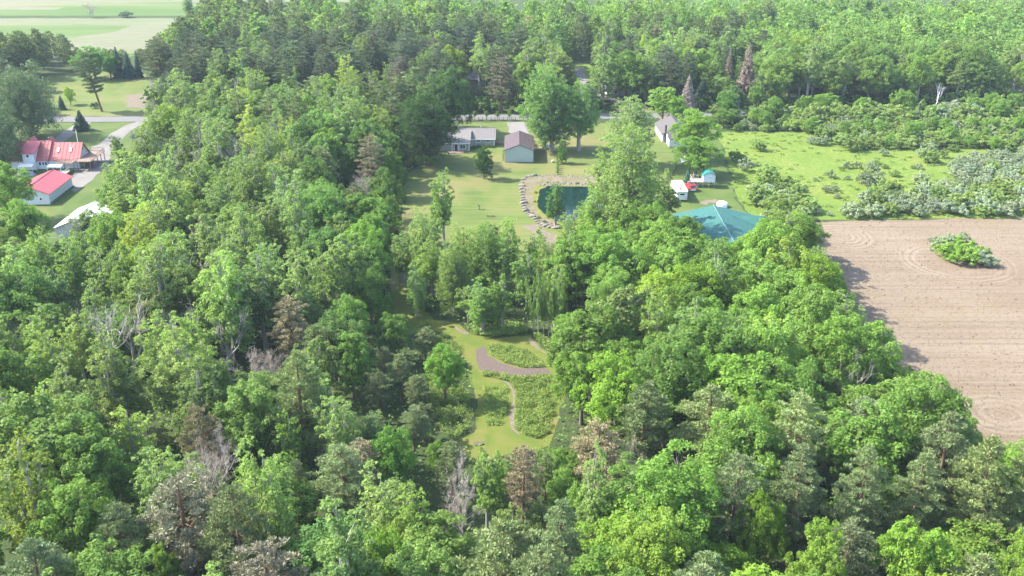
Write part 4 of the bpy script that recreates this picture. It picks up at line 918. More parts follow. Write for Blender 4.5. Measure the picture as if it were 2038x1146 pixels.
# ------------------------------------------------------------------ plants set out
proto('dead_spruce', spruce(640, 14, 3.6, 6000, .6), 14, 3.6, M['twig'], M['deadbark']); NAMES['dead_spruce'] = ('dead_spruce_tree', 'dead tree')
def top_height(x, y, py):
    lo, hi = .5, 40
    for _ in range(30):
        m = (lo + hi) / 2
        if proj(x, y, m)[1] > py: lo = m
        else: hi = m
    return lo
def hero(sp, bx, by, top, rpx, tint=(1, 1, 1), label=None, var=None, lean=(0, 0), rz=None, group=None):
    x, y = G(bx, by); H = top_height(x, y, top); R = rpx / proj(x, y, H*.6)[2]
    return plant(sp, x, y, H, R, tint, label, group, var, rz, lean)
hero('yard_maple', 850, 329, 190, 56, (.24, .33, .34), 'huge dark round maple against the left end of the ranch house', 0)
hero('yard_maple', 893, 266, 138, 47, (.38, .48, .50), 'tall dark maple between the ranch house and the road', 1)
hero('young_maple', 963, 356, 292, 18.5, (.48, .62, .52), 'young oval maple alone on the lawn before the ranch house', 0)
hero('cottonwood', 1083, 297, 122, 60, (.80, .98, .86), 'tall cottonwood right of the sage garage, leftmost of three bare-trunked ones', 0)
hero('cottonwood', 1098, 301, 146, 54, (.72, .90, .80), 'tall cottonwood by the white propane tank, middle of three', 1)
hero('cottonwood', 1152, 300, 160, 52, (.62, .80, .70), 'darker cottonwood in the yard, rightmost of three bare-trunked ones', 0)
hero('cottonwood', 1242, 496, 240, 88, (1.05, 1.08, 1.0), 'giant pale cottonwood between the pond and the camper', 1)
hero('cottonwood', 1252, 330, 188, 58, (1.1, 1.12, 1.25), 'tall pale grey-green cottonwood behind the giant one', 0)
hero('poplar', 1192, 440, 283, 28, (1.05, 1.1, .95), 'slender pale poplar leaning over the right end of the pond')
hero('poplar', 1320, 470, 330, 34, (1.1, 1.1, 1.05), 'pale poplar with thin crown right of the giant cottonwood')
hero('poplar', 1178, 500, 372, 36, (.95, 1.05, .8), 'poplar at the near bank of the pond, below its open water')
hero('poplar', 1160, 474, 396, 24, (.95, 1.05, .85), 'leafy poplar hiding the near bank of the pond', 8)
hero('poplar', 1105, 447, 356, 24, (.66, .86, .64), 'small upright poplar growing on the near left pond bank', 8)
hero('cedar', 1118.6, 325, 279, 12, (.85, 1.0, .75), 'small conical cedar right of the sage garage shadow')
for i in range(6): hero('arborvitae', 1109.5, 327 + i*4.0, 317 + i*4.2, 3.4, (.9, 1.05, .7), f'knee-high arborvitae in the short lawn row, {ORD[i]} from the cedar', group='short arborvitae row on the lawn')
# grove between lawn and clearing
hero('poplar', 885, 492, 331, 32, (1.02, 1.12, .85), 'slender tall poplar standing clear on the lawn edge', 1)
hero('poplar', 868, 486, 383, 19, (.95, 1.05, .85), 'short slim poplar left of the tall lawn-edge poplar', 0)
hero('poplar', 838, 570, 415, 40, (1.1, 1.12, 1.15), 'broad pale poplar at the left end of the grove')
hero('cottonwood', 965, 592, 438, 50, (.92, 1.05, .75), 'broad leafy poplar in the middle of the grove beyond the clearing', 1)
hero('cottonwood', 905, 618, 470, 42, (1.05, 1.08, .9), 'pale leafy poplar in front of the woodland pond', 1)
hero('poplar', 1050, 625, 500, 36, (.9, 1.05, .8), 'poplar with bare lower trunk at the right of the grove')
hero('poplar', 960, 662, 556, 40, (.85, 1.0, .8), 'low leafy tree overhanging the far edge of the clearing', 9)
hero('poplar', 846, 585, 412, 34, (1.06, 1.08, 1.0), 'tall feathery poplar at the lawn side of the grove, left end', 10)
hero('poplar', 1010, 590, 430, 36, (.98, 1.06, .85), 'tall feathery poplar at the lawn side of the grove, right of centre', 11)
hero('poplar', 1062, 588, 456, 32, (.95, 1.04, .85), 'feathery poplar left of the worn path at the lawn corner', 8)
hero('poplar', 800, 560, 470, 26, (.8, .92, .8), 'slim poplar shading the grass lane beside the left wood', 9)
# neighbours' yard
hero('maple', 1380, 318, 222, 44, (1.25, 1.35, .8), 'bright yellow-green maple behind the neighbour house roof')
hero('maple', 1382, 352, 276, 48, (1.0, 1.15, .75), 'bushy green maple between the neighbour house and stilted hut')
hero('maple', 1345, 250, 196, 22, (1.05, 1.2, .7), 'yellowish maple left of the grey dead spruce')
hero('spruce', 1369, 363, 330, 9, (.9, 1.0, 1.0), 'small dark spruce behind the red vehicle')
hero('dead_spruce', 1366, 239, 146, 25, (.78, .74, .72), 'big grey dead spruce beside the road above the neighbour house')
hero('dead_spruce', 1482, 200, 84, 27, (.76, .66, .60), 'pinkish brown dying spruce beyond the road, the larger of two')
hero('dead_spruce', 1446, 190, 96, 18, (.66, .62, .48), 'slim brownish dying spruce beyond the road')
hero('dead_spruce', 1462, 238, 182, 14, (.8, .78, .66), 'short grey dying spruce just above the road')
hero('maple', 1445, 238, 182, 24, (.75, .95, .8), 'dark green maple standing on the far road verge')
hero('snag', 1861, 211, 158, 9, (1, 1, 1), 'bleached white snag poking out of the scrub', lean=(0, .12), rz=0)
hero('maple', 1640, 228, 190, 28, (1.15, 1.2, .8), 'rounded yellow-green tree in the hedge by the road gap')
# farmhouse side
hero('willow', 8, 335, 222, 52, (.6, .72, .66), 'dark shaggy willow at the left picture edge beside the farmhouse')
hero('willow', 60, 272, 140, 62, (.68, .78, .74), 'broad shaggy willow left of the farmhouse')
hero('willow', -22, 300, 175, 56, (.62, .74, .70), 'shaggy willow at the left picture edge behind the farmhouse')
hero('spruce', 163, 259, 217, 17, (1.0, 1.05, 1.1), 'squat blue-green spruce between the two driveways')
hero('spruce', 124, 218, 188, 9, (1.2, 1.2, 1.35), 'little blue spruce across the road')
hero('maple', 141, 209, 174, 12, (1.6, 1.5, .9), 'small yellow-green tree across the road beside the blue spruce')
hero('redpine', 203, 222, 105, 26, (.85, .86, .95), 'leaning dark pine with a bare trunk on the roadside lawn', lean=(0, -.16), rz=0)
hero('maple', 190, 156, 92, 36, (.85, 1.05, .95), 'green maple below the crop field, left of two dark spruces')
hero('maple', 222, 158, 110, 20, (.9, 1.1, .95), 'smaller green maple touching the dark spruces')
hero('spruce', 238, 154, 90, 13, (.8, .9, 1.15), 'tall dark blue spruce at the crop field edge, left of a pair')
hero('spruce', 258, 156, 100, 14, (.8, .9, 1.2), 'tall dark blue spruce at the crop field edge, right of a pair')
hero('spruce', 277, 154, 98, 9, (.9, 1.0, 1.2), 'narrow spruce beside the tall grey pine')
hero('redpine', 325, 185, 78, 34, (1.0, .96, 1.0), 'tall grey-green pine at the right end of the roadside lawn')
hero('ash', 238, 332, 270, 16, (.95, 1.0, .95), 'thin small tree beside the farmhouse driveway')
hero('poplar', 246, 330, 290, 10, (.9, .95, .9), 'spindly tree with a bare stem at the driveway bend')
hero('shrub', 265, 274, 266, 6, (.5, .7, .6), 'dark round bush on the grass right of the driveway')
hero('shrub', 190, 215, 203, 9, (.55, .65, .7), 'dark bush at the foot of the leaning pine')
hero('maple', 22, 440, 330, 48, (1.05, 1.15, .85), 'round bright maple left of the red-roofed barn')
hero('maple', 66, 520, 402, 42, (1.0, 1.12, .85), 'round maple in front of the barn, left of the white shed')
hero('maple', 236, 545, 424, 44, (1.1, 1.15, .85), 'bright maple against the right side of the white shed')
hero('poplar', 250, 470, 358, 40, (1.08, 1.12, .9), 'bright poplar right of the red-roofed barn')
hero('maple', 172, 128, 62, 0.01 + 17, (.7, .85, 1.0), 'tree at the corner of the dark pine block')if False else None
# far field
hero('dead', 182, 34.5, 2, 12, (.8, .85, .7), 'thin leafless tree on the line between the crop fields')
hero('olive', 252, 34.2, 22, 13, (.55, .65, .6), 'round grey bush on the line between the crop fields')
hero('poplar', 378, 36, -12, 16, (.85, 1.0, 1.15), 'lone poplar at the right end of the field line')
# dead and dying trees in the near woods
hero('drypine', 590, 742, 594, 46, (1.0, .96, .85), 'flat-topped brownish pine in the left wood, among green poplars')
hero('dead', 512, 788, 684, 32, (1.0, .96, .96), 'fuzzy grey dead tree left below the flat-topped brown pine')
hero('dead', 552, 790, 700, 22, (1.05, .98, .95), 'fuzzy grey dead tree below the flat-topped brown pine')
hero('drypine', 742, 395, 270, 32, (.9, .88, .84), 'grey-brown dying pine left of the huge dark maple')
hero('dead', 735, 430, 335, 24, (.95, .88, .86), 'grey leafless tree on the lawn side of the left wood')
hero('drypine', 420, 985, 808, 46, (1.0, .98, .86), 'tall brownish pine at lower left, behind two grey dead trees')
hero('dead', 468, 1010, 852, 36, (.98, .94, .92), 'dense grey dead tree right of the tall brownish pine')
hero('dead', 432, 1075, 896, 44, (.98, .95, .96), 'broad grey dead tree in front of the tall brownish pine')
hero('dead', 928, 1112, 912, 32, (1.15, 1.1, 1.08), 'pair-stemmed leaning dead tree at the bottom centre')
hero('dead', 1250, 1010, 864, 20, (1.2, 1.15, 1.1), 'narrow bleached dead tree right below the clearing')
hero('snag_grey', 1330, 980, 860, 17, (1.1, 1.05, 1), 'small forked dead tree between leafy maples lower right')
hero('snag_grey', 290, 955, 842, 22, (1.2, 1.2, 1.15), 'bare snag with short side limbs in the lower left wood')
hero('snag_grey', 218, 690, 592, 17, (1.2, 1.2, 1.15), 'bare grey snag standing in a dark gap of the left wood')
hero('snag_grey', 1690, 880, 700, 26, (1.1, 1.1, 1.05), 'pale limbed bare tree near the ploughed field edge')
for (bx, by, tp, rp) in ((405, 740, 600, 34), (450, 760, 618, 32), (20, 740, 620, 26), (90, 800, 690, 24), (100, 905, 770, 26), (170, 900, 800, 28), (640, 560, 470, 20), (1200, 505, 430, 16), (560, 520, 400, 18)):
    hero('snag_grey', bx, by, tp, rp, (1.15, 1.15, 1.1))
# clearing edge
hero('maple', 887, 800, 690, 38, (.95, 1.12, .7), 'round green maple just left of the tall weed bed in the clearing')
hero('maple', 782, 720, 632, 36, (.85, .98, .8), 'two-toned round maple at the upper left corner of the clearing')
hero('redpine', 848, 724, 652, 26, (1.15, 1.1, 1.0), 'small greyish pine at the left edge of the clearing')
hero('redpine', 800, 800, 706, 30, (1.05, 1.0, .95), 'grey-green pine second in from the clearing left edge')
hero('redpine', 828, 828, 748, 24, (1.1, 1.05, .95), 'short grey-green pine touching the left weed bed')
hero('redpine', 760, 842, 742, 28, (.85, .82, .85), 'dull dark pine left of the short grey-green pine')
hero('redpine', 825, 905, 812, 34, (1.1, 1.1, 1.05), 'pale grey-green pine at the lower left corner of the clearing')
hero('redpine', 900, 985, 880, 34, (1.05, 1.05, .95), 'grey-green pine below the near end of the clearing')
hero('poplar', 680, 985, 770, 46, (1.12, 1.12, 1.2), 'tall pale poplar in the lower wood left of the clearing', 3)
hero('poplar', 590, 985, 808, 42, (1.0, 1.1, .75), 'tall green poplar left beside the tall pale one')
hero('maple', 790, 1010, 862, 46, (.72, .92, .62), 'dark green maple below the left of the clearing')
hero('poplar', 970, 1070, 880, 38, (1.0, 1.08, .85), 'slim leafy poplar below the near end of the clearing', 1)
hero('drypine', 1190, 1010, 842, 60, (1.05, 1.0, .88), 'broad brownish pine below the right side of the clearing')
hero('drypine', 1040, 1050, 890, 44, (1.0, .92, .88), 'browned thin pine below the clearing, left of the broad one')
hero('poplar', 1175, 1120, 880, 40, (1.15, 1.15, 1.2), 'tall pale poplar in front of the broad brownish pine')
hero('pine', 1445, 1140, 905, 66, (1.12, 1.12, 1.12), 'pale soft-needled pine in the lower right, leftmost of its row')
hero('pine', 1568, 1130, 886, 58, (1.02, 1.03, .98), 'soft-needled pine in the lower right row, second from its left end')
hero('pine', 1688, 1140, 888, 62, (1.08, 1.09, 1.0), 'soft-needled pine in the middle of the lower right row')
hero('pine', 1795, 1140, 902, 58, (1.06, 1.07, .92), 'soft-needled pine in the lower right row, second from its right end')
hero('pine', 1920, 1138, 878, 78, (1.2, 1.18, .9), 'largest yellow-green pine at the corner of the ploughed field')
hero('pine', 2020, 1150, 890, 66, (1.14, 1.14, .9), 'yellow-green pine at the lower right picture edge')
hero('pine', 1110, 1215, 1000, 58, (1.2, 1.25, 1.25), 'bluish soft-needled pine at the bottom, right of centre')
hero('maple', 1290, 1260, 1030, 88, (1.25, 1.2, .75), 'broad yellow-green tree at the bottom, right of centre')
hero('maple', 1605, 1275, 1040, 62, (1.15, 1.15, .7), 'bright maple at the bottom below the pine row')
hero('maple', 1790, 1260, 1038, 74, (1.1, 1.18, .65), 'bright broad maple at the bottom right below the pine row')
hero('maple', 2010, 1300, 1085, 56, (1.15, 1.15, .75), 'bright maple in the bottom right corner')
hero('maple', 1495, 1180, 992, 48, (1.2, 1.25, .6), 'vivid green maple wedged between the pale pine and its row')
hero('maple', 180, 1190, 958, 86, (1.05, 1.08, .9), 'big glossy maple in the bottom left corner')
hero('maple', 775, 1250, 1065, 50, (1.1, 1.2, .7), 'bright maple at the bottom edge left of the leaning dead tree')
hero('maple', 350, 1250, 1085, 34, (1.2, 1.15, .85), 'small pale-tipped maple at the bottom left')

for (bx, by, tp, rp, tn) in ((778, 392, 300, 26, .8), (770, 440, 336, 30, .85), (765, 480, 372, 32, .8), (752, 545, 428, 36, .9), (748, 605, 486, 36, .95), (742, 660, 540, 38, .85), (700, 720, 590, 40, .95), (705, 800, 662, 42, 1.1), (778, 345, 262, 24, .8)):
    hero('maple', bx, by, tp, rp, (tn*.95, tn*1.05, tn*.9))
for (bx, by, tp, rp) in ((1010, 600, 470, 34), (1085, 610, 470, 34), (1105, 655, 520, 30), (860, 600, 466, 30), (925, 575, 440, 36), (1130, 590, 440, 34), (1075, 560, 452, 26), (830, 630, 520, 26), (1000, 655, 540, 30), (1140, 545, 415, 36)):
    hero('poplar', bx, by, tp, rp, (rnd.uniform(.95, 1.1), rnd.uniform(1.03, 1.12), rnd.uniform(.75, 1.05)))
for i, (bx, by, tp) in enumerate(((1062, 664, 545), (1071, 670, 530), (1082, 668, 552), (1092, 672, 538), (1100, 674, 556), (1110, 676, 540), (1119, 672, 560), (1050, 658, 556))):
    hero('poplar', bx, by, tp, 11, (.95, 1.05, .85), f'slim bare-stemmed aspen-like tree at the clearing edge, {ORD[i]} of eight', i % 3, group='slim bare-stemmed trees at the clearing edge')
for (sp, bx, by, tp, rp, tn) in (('maple', 1105, 960, 895, 24, 1.0), ('maple', 1140, 985, 905, 28, .95), ('redpine', 1085, 1000, 905, 26, 1.05), ('maple', 1120, 1035, 940, 30, 1.05), ('maple', 1160, 935, 868, 24, .95), ('redpine', 1020, 985, 905, 24, 1.1), ('maple', 1075, 950, 900, 18, .9), ('shrub', 1125, 925, 890, 16, .9), ('shrub', 1100, 915, 888, 13, .9), ('maple', 990, 1010, 925, 26, 1.0), ('maple', 1150, 1080, 965, 34, 1.0), ('maple', 870, 960, 880, 22, .9)):
    hero(sp, bx, by, tp, rp, (tn*.98, tn*1.05, tn*.85))
HERO = list(PLANTS)
CLEAR = [POLY[k] for k in ('lawn', 'meadow', 'camp_yard', 'soil', 'left_yard', 'north_yard', 'far_house_lawn', 'track_lawn', 'near_crop', 'far_crop', 'clearing', 'pond_bank', 'wood_pond')] + [BED[3]]
RD = lambda x, y: pdist(x, y, ROADL, False)
SCRUB = [GP(q) for q in ([(1455, 262), (1500, 214), (1700, 224), (2100, 212), (2100, 300), (1900, 302), (1790, 298), (1690, 300), (1640, 282), (1600, 262), (1510, 262)],
                         [(1945, 312), (2100, 300), (2100, 392), (1990, 385), (1900, 372), (1880, 345)],
                         [(1672, 434), (1690, 410), (1760, 386), (1850, 380), (2100, 380), (2100, 430)],
                         [(1485, 385), (1530, 352), (1590, 385), (1620, 430), (1596, 444), (1525, 446)])]
CAND = []
# what the photograph shows uncovered: a wood tree that would hide much of it is kept lower or left out
OPEN = [ZC([(330, 250), (560, 340), (830, 360), (1000, 430), (1150, 620), (1120, 740), (1060, 960), (1010, 1040), (860, 1050), (740, 1100), (610, 1110), (500, 1030), (590, 930), (560, 700), (520, 560), (430, 340)]),
        [(785, 560), (800, 570), (800, 610), (860, 640), (810, 652), (782, 620)], [(815, 340), (900, 345), (1035, 345), (1035, 440), (1105, 460), (1112, 500), (1070, 492), (950, 430), (940, 395), (905, 330), (850, 355), (830, 400), (815, 440), (805, 430), (815, 380)],
        [(18, 285), (110, 275), (290, 230), (290, 250), (222, 300), (180, 370), (150, 440), (140, 478), (112, 475), (112, 440), (62, 395), (75, 345), (18, 335)], [(125, 160), (290, 155), (288, 242), (112, 242)], [(895, 226), (1020, 226), (1110, 265), (1110, 345), (895, 345)],
        [(1040, 350), (1165, 350), (1130, 450), (1060, 430)], [(1335, 345), (1425, 340), (1430, 410), (1335, 410)], [(1345, 432), (1420, 408), (1490, 418), (1510, 450), (1500, 482), (1445, 488), (1375, 462)], [(1440, 268), (1620, 268), (1700, 330), (1680, 425), (1610, 432), (1500, 380), (1460, 340)],
        [(1620, 445), (2060, 436), (2060, 910), (1955, 885), (1900, 795), (1850, 765), (1815, 735), (1745, 655), (1690, 580), (1650, 525)], [(-20, -20), (420, -20), (372, 40), (310, 75), (280, 95), (150, 95), (120, 62), (-20, 70)], [(1125, 138), (1180, 138), (1180, 165), (1150, 168)], [(935, 152), (982, 152), (982, 170), (935, 168)], [(1655, 212), (1710, 212), (1710, 223), (1655, 223)], [(1316, 226), (1346, 226), (1346, 242), (1320, 242)]]
OS = np.array([(x, y) for pl in OPEN for y in range(int(min(p[1] for p in pl)), int(max(p[1] for p in pl)) + 1, 6) for x in range(int(min(p[0] for p in pl)), int(max(p[0] for p in pl)) + 1, 6) if inpoly(x, y, pl)])
OD = np.array([G(x, max(y, -60))[1] for x, y in OS])
for h in HERO:
    if h['label'] and h['H'] > 5:                 # the upper part of each singled-out tree stays in sight too
        a, b_ = proj(h['x'], h['y'], h['H']), proj(h['x'], h['y'], h['H'] * (.12 if h['sp'] == 'yard_maple' else .35)); hw, hh_ = h['R'] * a[2] * .8, (b_[1]-a[1]) / 2; cu, cv = (a[0]+b_[0])/2, (a[1]+b_[1])/2
        q = [(x, y) for x in np.arange(cu-hw, cu+hw, 6) for y in np.arange(cv-hh_, cv+hh_, 6) if ((x-cu)/hw)**2 + ((y-cv)/hh_)**2 < 1]
        if q: OS = np.concatenate([OS, np.array(q)]); OD = np.concatenate([OD, np.full(len(q), h['y'] + 1.0)])
def hides(x, y, H, R):
    a, b_ = proj(x, y, H), proj(x, y, H * .22); cu, cv, hw, hh_ = (a[0]+b_[0])/2, (a[1]+b_[1])/2, R * a[2] * .92, (b_[1]-a[1]) / 2 + R * a[2] * .25
    return float((((((OS[:, 0]-cu)/hw)**2 + ((OS[:, 1]-cv)/hh_)**2) < 1) & (OD > y)).sum()) * 36 / (math.pi * hw * hh_)
def fit(x, y, H, R):
    for k in (1, .85, .7, .55, .42, .32):
        if hides(x, y, H*k, R*k**.6) < .11: return H*k, R*k**.6
    return None
def free(x, y, R, pad=1.6):
    if RD(x, y) < 5.5 + R*.3: return False
    for p in CLEAR:
        if inpoly(x, y, p) or pdist(x, y, p) < pad: return False
    for p in SCRUB:
        if inpoly(x, y, p): return False
    if inpoly(x, y, BARNPAD): return False
    for h in HERO:
        if abs(h['x']-x) < 8 and math.hypot(h['x'] - x, h['y'] - y) < (h['R'] + R) * .55: return False
    return True
BARNPAD = GP([(1395, 400), (1520, 405), (1530, 500), (1380, 520), (1330, 470)])
def pick(*ws):
    u = rnd.random() * sum(w_ for _, w_ in ws)
    for s, w_ in ws:
        u -= w_
        if u <= 0: return s
    return ws[-1][0]
HGT = {'maple': (11.5, 18), 'poplar': (13.5, 22.5), 'ash': (14, 19), 'pine': (15.5, 20), 'drypine': (13.5, 18), 'redpine': (15, 20), 'dead': (10, 15), 'spruce': (9, 15), 'snag_grey': (15, 19.5), 'dead_spruce': (10, 15)}
def species(px, py, north):
    if north:
        if px < 150: return pick(('redpine', .7), ('pine', .3))
        if px < 560: return pick(('redpine', .45), ('pine', .35), ('poplar', .2))
        if px < 1010 and py > 100: return pick(('redpine', .5), ('drypine', .12), ('pine', .12), ('poplar', .16), ('maple', .1))
        if px < 1010: return pick(('poplar', .42), ('maple', .40), ('redpine', .18))
        if px < 1530: return pick(('poplar', .40), ('maple', .30), ('redpine', .22), ('spruce', .05), ('dead_spruce', .03)) if py > 90 else pick(('poplar', .45), ('maple', .5), ('redpine', .05))
        return pick(('maple', .72), ('poplar', .20), ('ash', .08))
    if py > 900:
        if px < 260: return pick(('maple', .5), ('poplar', .38), ('pine', .12))
        if px < 700: return pick(('poplar', .38), ('pine', .16), ('redpine', .14), ('maple', .26), ('drypine', .06))
        if px < 1330: return pick(('redpine', .38), ('drypine', .06), ('poplar', .30), ('maple', .26))
        return pick(('pine', .42), ('maple', .58))
    if px < 760:
        if px > 610 and py > 330: return pick(('maple', .62), ('ash', .18), ('poplar', .12), ('redpine', .08))
        return pick(('poplar', .66), ('ash', .12), ('maple', .15), ('pine', .02), ('snag_grey', .05))
    if px < 900: return pick(('maple', .35), ('redpine', .45), ('poplar', .2))
    if px < 1120: return pick(('poplar', .7), ('ash', .3))
    return pick(('maple', .86), ('poplar', .10), ('ash', .04))
def tone(sp, px, py, north):
    v = rnd.uniform(.80, 1.18); g = rnd.uniform(-.07, .07); b = rnd.uniform(.82, 1.1)
    t = [v * (1 + g), v * (1.02 + .02*g), v * b]
    if sp in ('redpine', 'pine', 'drypine') and north: t = [t[0] * .70, t[1] * .71, t[2] * .84]
    if sp == 'maple' and px > 1100 and not north: t = [t[0] * 1.02, t[1] * 1.06, t[2] * .85]
    if sp == 'maple' and 610 < px < 800 and py > 330 and not north: t = [t[0] * .78, t[1] * .88, t[2] * .92]
    if rnd.random() < .10 and sp in ('poplar', 'maple', 'ash'): t = [t[0] * 1.22, t[1] * 1.14, t[2] * .75]
    if rnd.random() < .14 and sp in ('poplar', 'ash'): t = [t[0] * 1.08, t[1] * 1.06, t[2] * 1.30]
    return tuple(t)
def scatter(x0, x1, y0, y1, s, jit, seed, ok):
    r = random.Random(seed); j = 0; y = y0
    while y < y1:
        x = x0 + (s/2 if j % 2 else 0)
        while x < x1:
            a, b_ = x + r.uniform(-jit, jit) * s, y + r.uniform(-jit, jit) * s; x += s
            if ok(a, b_): yield a, b_
        y += s * .866; j += 1
def in_view(x, y, H, R, m=20):
    a, b_ = proj(x, y, H), proj(x, y, 0); k = R * a[2]
    return a[0] + k > -m and a[0] - k < 2038 + m and b_[1] > -m and a[1] < 1146 + m
def forest_ok(x, y):
    px, py, s = proj(x, y, 0)
    north = y > 290 and (RD(x, y) < 400) and y > ROADL[3][1] - 40 and above_road(x, y)
    if not north and (px > 1650 + (py - 560) * .8 if py > 560 else px > 1650): return False
    return True
def above_road(x, y):
    for (ax, ay), (bx, by) in zip(ROADL, ROADL[1:]):
        if ax <= x <= bx: return y > ay + (by - ay) * (x - ax) / (bx - ax)
    return y > 320
for x, y in scatter(-190, 150, 66, 316, 7.5, .36, 5, forest_ok):
    if above_road(x, y): continue
    px, py, s = proj(x, y, 0); sp = species(px, py, False)
    lo, hi = HGT[sp]; H = rnd.uniform(lo, hi) * (1.0 if py < 1000 else 1.05); _, _, h0, r0 = PROTO[sp][0]; R = r0 * (H/h0)**.8 * rnd.uniform(.88, 1.32)
    if px > 1110 and py < 520: H *= .8
    if px < 260 and py < 560: H *= .82; 
    if not free(x, y, R): continue
    if not in_view(x, y, H, R): continue
    q = fit(x, y, H, R)
    if q: CAND.append((sp, x, y, *q, tone(sp, px, py, False), False))
for x, y in scatter(-290, 290, 318, 505, 8.6, .36, 6, lambda a, b: above_road(a, b)):
    px, py, s = proj(x, y, 0); sp = species(px, py, True)
    lo, hi = HGT[sp]; H = rnd.uniform(lo, hi) * 1.06; _, _, h0, r0 = PROTO[sp][0]; R = r0 * (H/h0)**.8 * rnd.uniform(.95, 1.4)
    if not free(x, y, R, 2.5 if px < 600 else 1.0): continue
    if not in_view(x, y, H, R): continue
    q = fit(x, y, H, R)
    if q: CAND.append((sp, x, y, *q, tone(sp, px, py, True), True))
# the nearest stand as trees of their own, whatever is past the limit joins the wood
LIMIT = 285; count = {}
for h in HERO: n_ = NAMES[h['sp']][0]; count[n_] = count.get(n_, 0) + 1
CAND.sort(key=lambda c: c[1]**2 + c[2]**2); FAR = []
for c in CAND:
    n_ = NAMES[c[0]][0]
    if count.get(n_, 0) < LIMIT and math.hypot(c[1], c[2]) < 415: count[n_] = count.get(n_, 0) + 1; plant(c[0], *c[1:5], c[5])
    else: FAR.append(c)
# the far wood: one mass of low detail crowns
LOW = {}
def lowp(name, fn, h, r0): LOW.setdefault(name, []).append((fn, h, r0))
for i in range(5): lowp('maple', broadleaf(1000+i, 16, 5.0, 2.0, 11, 620, .90, dens=9)[0], 16, 5.0); lowp('poplar', poplar(1020+i, 20, 4.2, 3.0, 4, 600, .85)[0], 20, 4.2)
for i in range(4): lowp('pine', pine(1040+i, 19, 4.6, 3.5, 640, 1.25)[0], 19, 4.6)
wb = Buf(); tints = []
SPT = {'pine': (.95, .78, 1.2), 'redpine': (.95, .76, 1.2), 'drypine': (1.3, .85, 1.7), 'spruce': (.55, .58, .9), 'dead_spruce': (1.8, 1.0, 2.6), 'snag_grey': (1.6, 1.1, 2), 'dead': (2.2, 1.3, 3)}
for (sp, x, y, H, R, tint, north) in FAR:
    l_ = LOW[sp if sp in LOW else ('pine' if 'pine' in sp or 'spruce' in sp else 'poplar')]; lb, h0, r0 = l_[rnd.randrange(len(l_))]
    a = rnd.uniform(0, 6.28); ca, sa = math.cos(a) * R/r0, math.sin(a) * R/r0
    V = np.concatenate(lb.V) @ np.array([[ca, sa, 0], [-sa, ca, 0], [0, 0, H/h0]]) + np.array([x, y, 0]); F = np.concatenate(lb.F)
    wb.add(V, F, np.concatenate(lb.A)); k = np.array(SPT.get(sp, (1, 1, 1))) * np.array(tint) * rnd.uniform(.85, 1.1); tints.append(np.repeat(np.array([[*k, 1]], np.float32), len(V), 0))
if FAR:
    me = wb.mesh('far_wood', M['wood']); at = me.attributes.new('tint', 'FLOAT_COLOR', 'POINT'); at.data.foreach_set('color', np.concatenate(tints).ravel())
    kind(ob('far_wood', me), 'stuff', 'far green wood stretching to the top of the view')

# ------------------------------------------------------------------ shrubs of the meadow, the field edge and the bush island
Z8 = lambda x, y: (1500 + x/3.788, 160 + y/3.788)
SHR = [(45, 520, 100, 0), (10, 500, 70, 0), (700, 655, 62, 1), (780, 655, 66, 1), (885, 684, 104, 1), (990, 655, 52, 0), (920, 622, 50, 0), (1060, 715, 70, 0), (575, 725, 72, 1), (705, 738, 42, 1), (830, 770, 110, 1), (930, 770, 110, 1), (850, 800, 80, 1), (545, 835, 70, 1), (605, 825, 62, 1), (465, 750, 40, 1),
       (1250, 770, 120, 1), (1010, 850, 130, 1), (1560, 640, 120, 1), (1490, 640, 60, 1), (1320, 612, 130, 0), (975, 560, 66, 1), (1255, 570, 84, 1), (1425, 575, 80, 0), (165, 860, 110, 0), (260, 875, 110, 0), (345, 830, 76, 1), (110, 730, 40, 1), (235, 990, 130, 1), (345, 1030, 140, 0), (470, 1000, 62, 1), (625, 880, 52, 1), (575, 1010, 44, 1), (430, 470, 70, 1), (500, 480, 80, 1), (540, 470, 70, 1), (1195, 655, 34, 0), (1240, 660, 60, 1), (390, 800, 34, 0), (660, 672, 40, 0)]
def shrub_px(bx, by, wpx, sp, tint=None, label=None, hk=1.0, group=None):
    x, y = G(bx, by); R = wpx / 2 / proj(x, y, 1)[2] * 1.1; H = R * rnd.uniform(1.25, 1.7) * hk
    v = rnd.uniform(.85, 1.15); plant(sp, x, y, H, R, tint or (v, v * rnd.uniform(.97, 1.03), v * rnd.uniform(.85, 1.1)), label, group)
for (zx, zy, wz_, k) in SHR: shrub_px(*Z8(zx, zy + 8), wz_/3.788, 'olive' if k else 'shrub')
shrub_px(1483, 341, 28, 'olive', (1.1, 1.05, 1.1), 'pale silver bush at the meadow edge right of the stilted hut'); shrub_px(1465, 318, 30, 'shrub', (.7, .75, .7), 'dark thicket bush at the left corner of the meadow'); shrub_px(1478, 330, 26, 'shrub', (.75, .75, .75), 'dull dark bush above the pale silver bush')
ISL = [(1868, 500, 36, 'olive'), (1886, 490, 34, 'olive'), (1905, 494, 34, 'shrub'), (1880, 512, 40, 'shrub'), (1905, 514, 44, 'shrub'), (1930, 506, 38, 'shrub'), (1948, 514, 34, 'shrub'), (1930, 524, 42, 'shrub'), (1956, 527, 38, 'olive'), (1902, 526, 36, 'shrub'), (1972, 530, 26, 'olive'), (1915, 484, 26, 'olive'), (1860, 490, 26, 'olive')]
for i, (a, b_, c_, s) in enumerate(ISL): shrub_px(a, b_, c_, s, (1.1, 1.25, .75) if s == 'shrub' else None, hk=1.0)
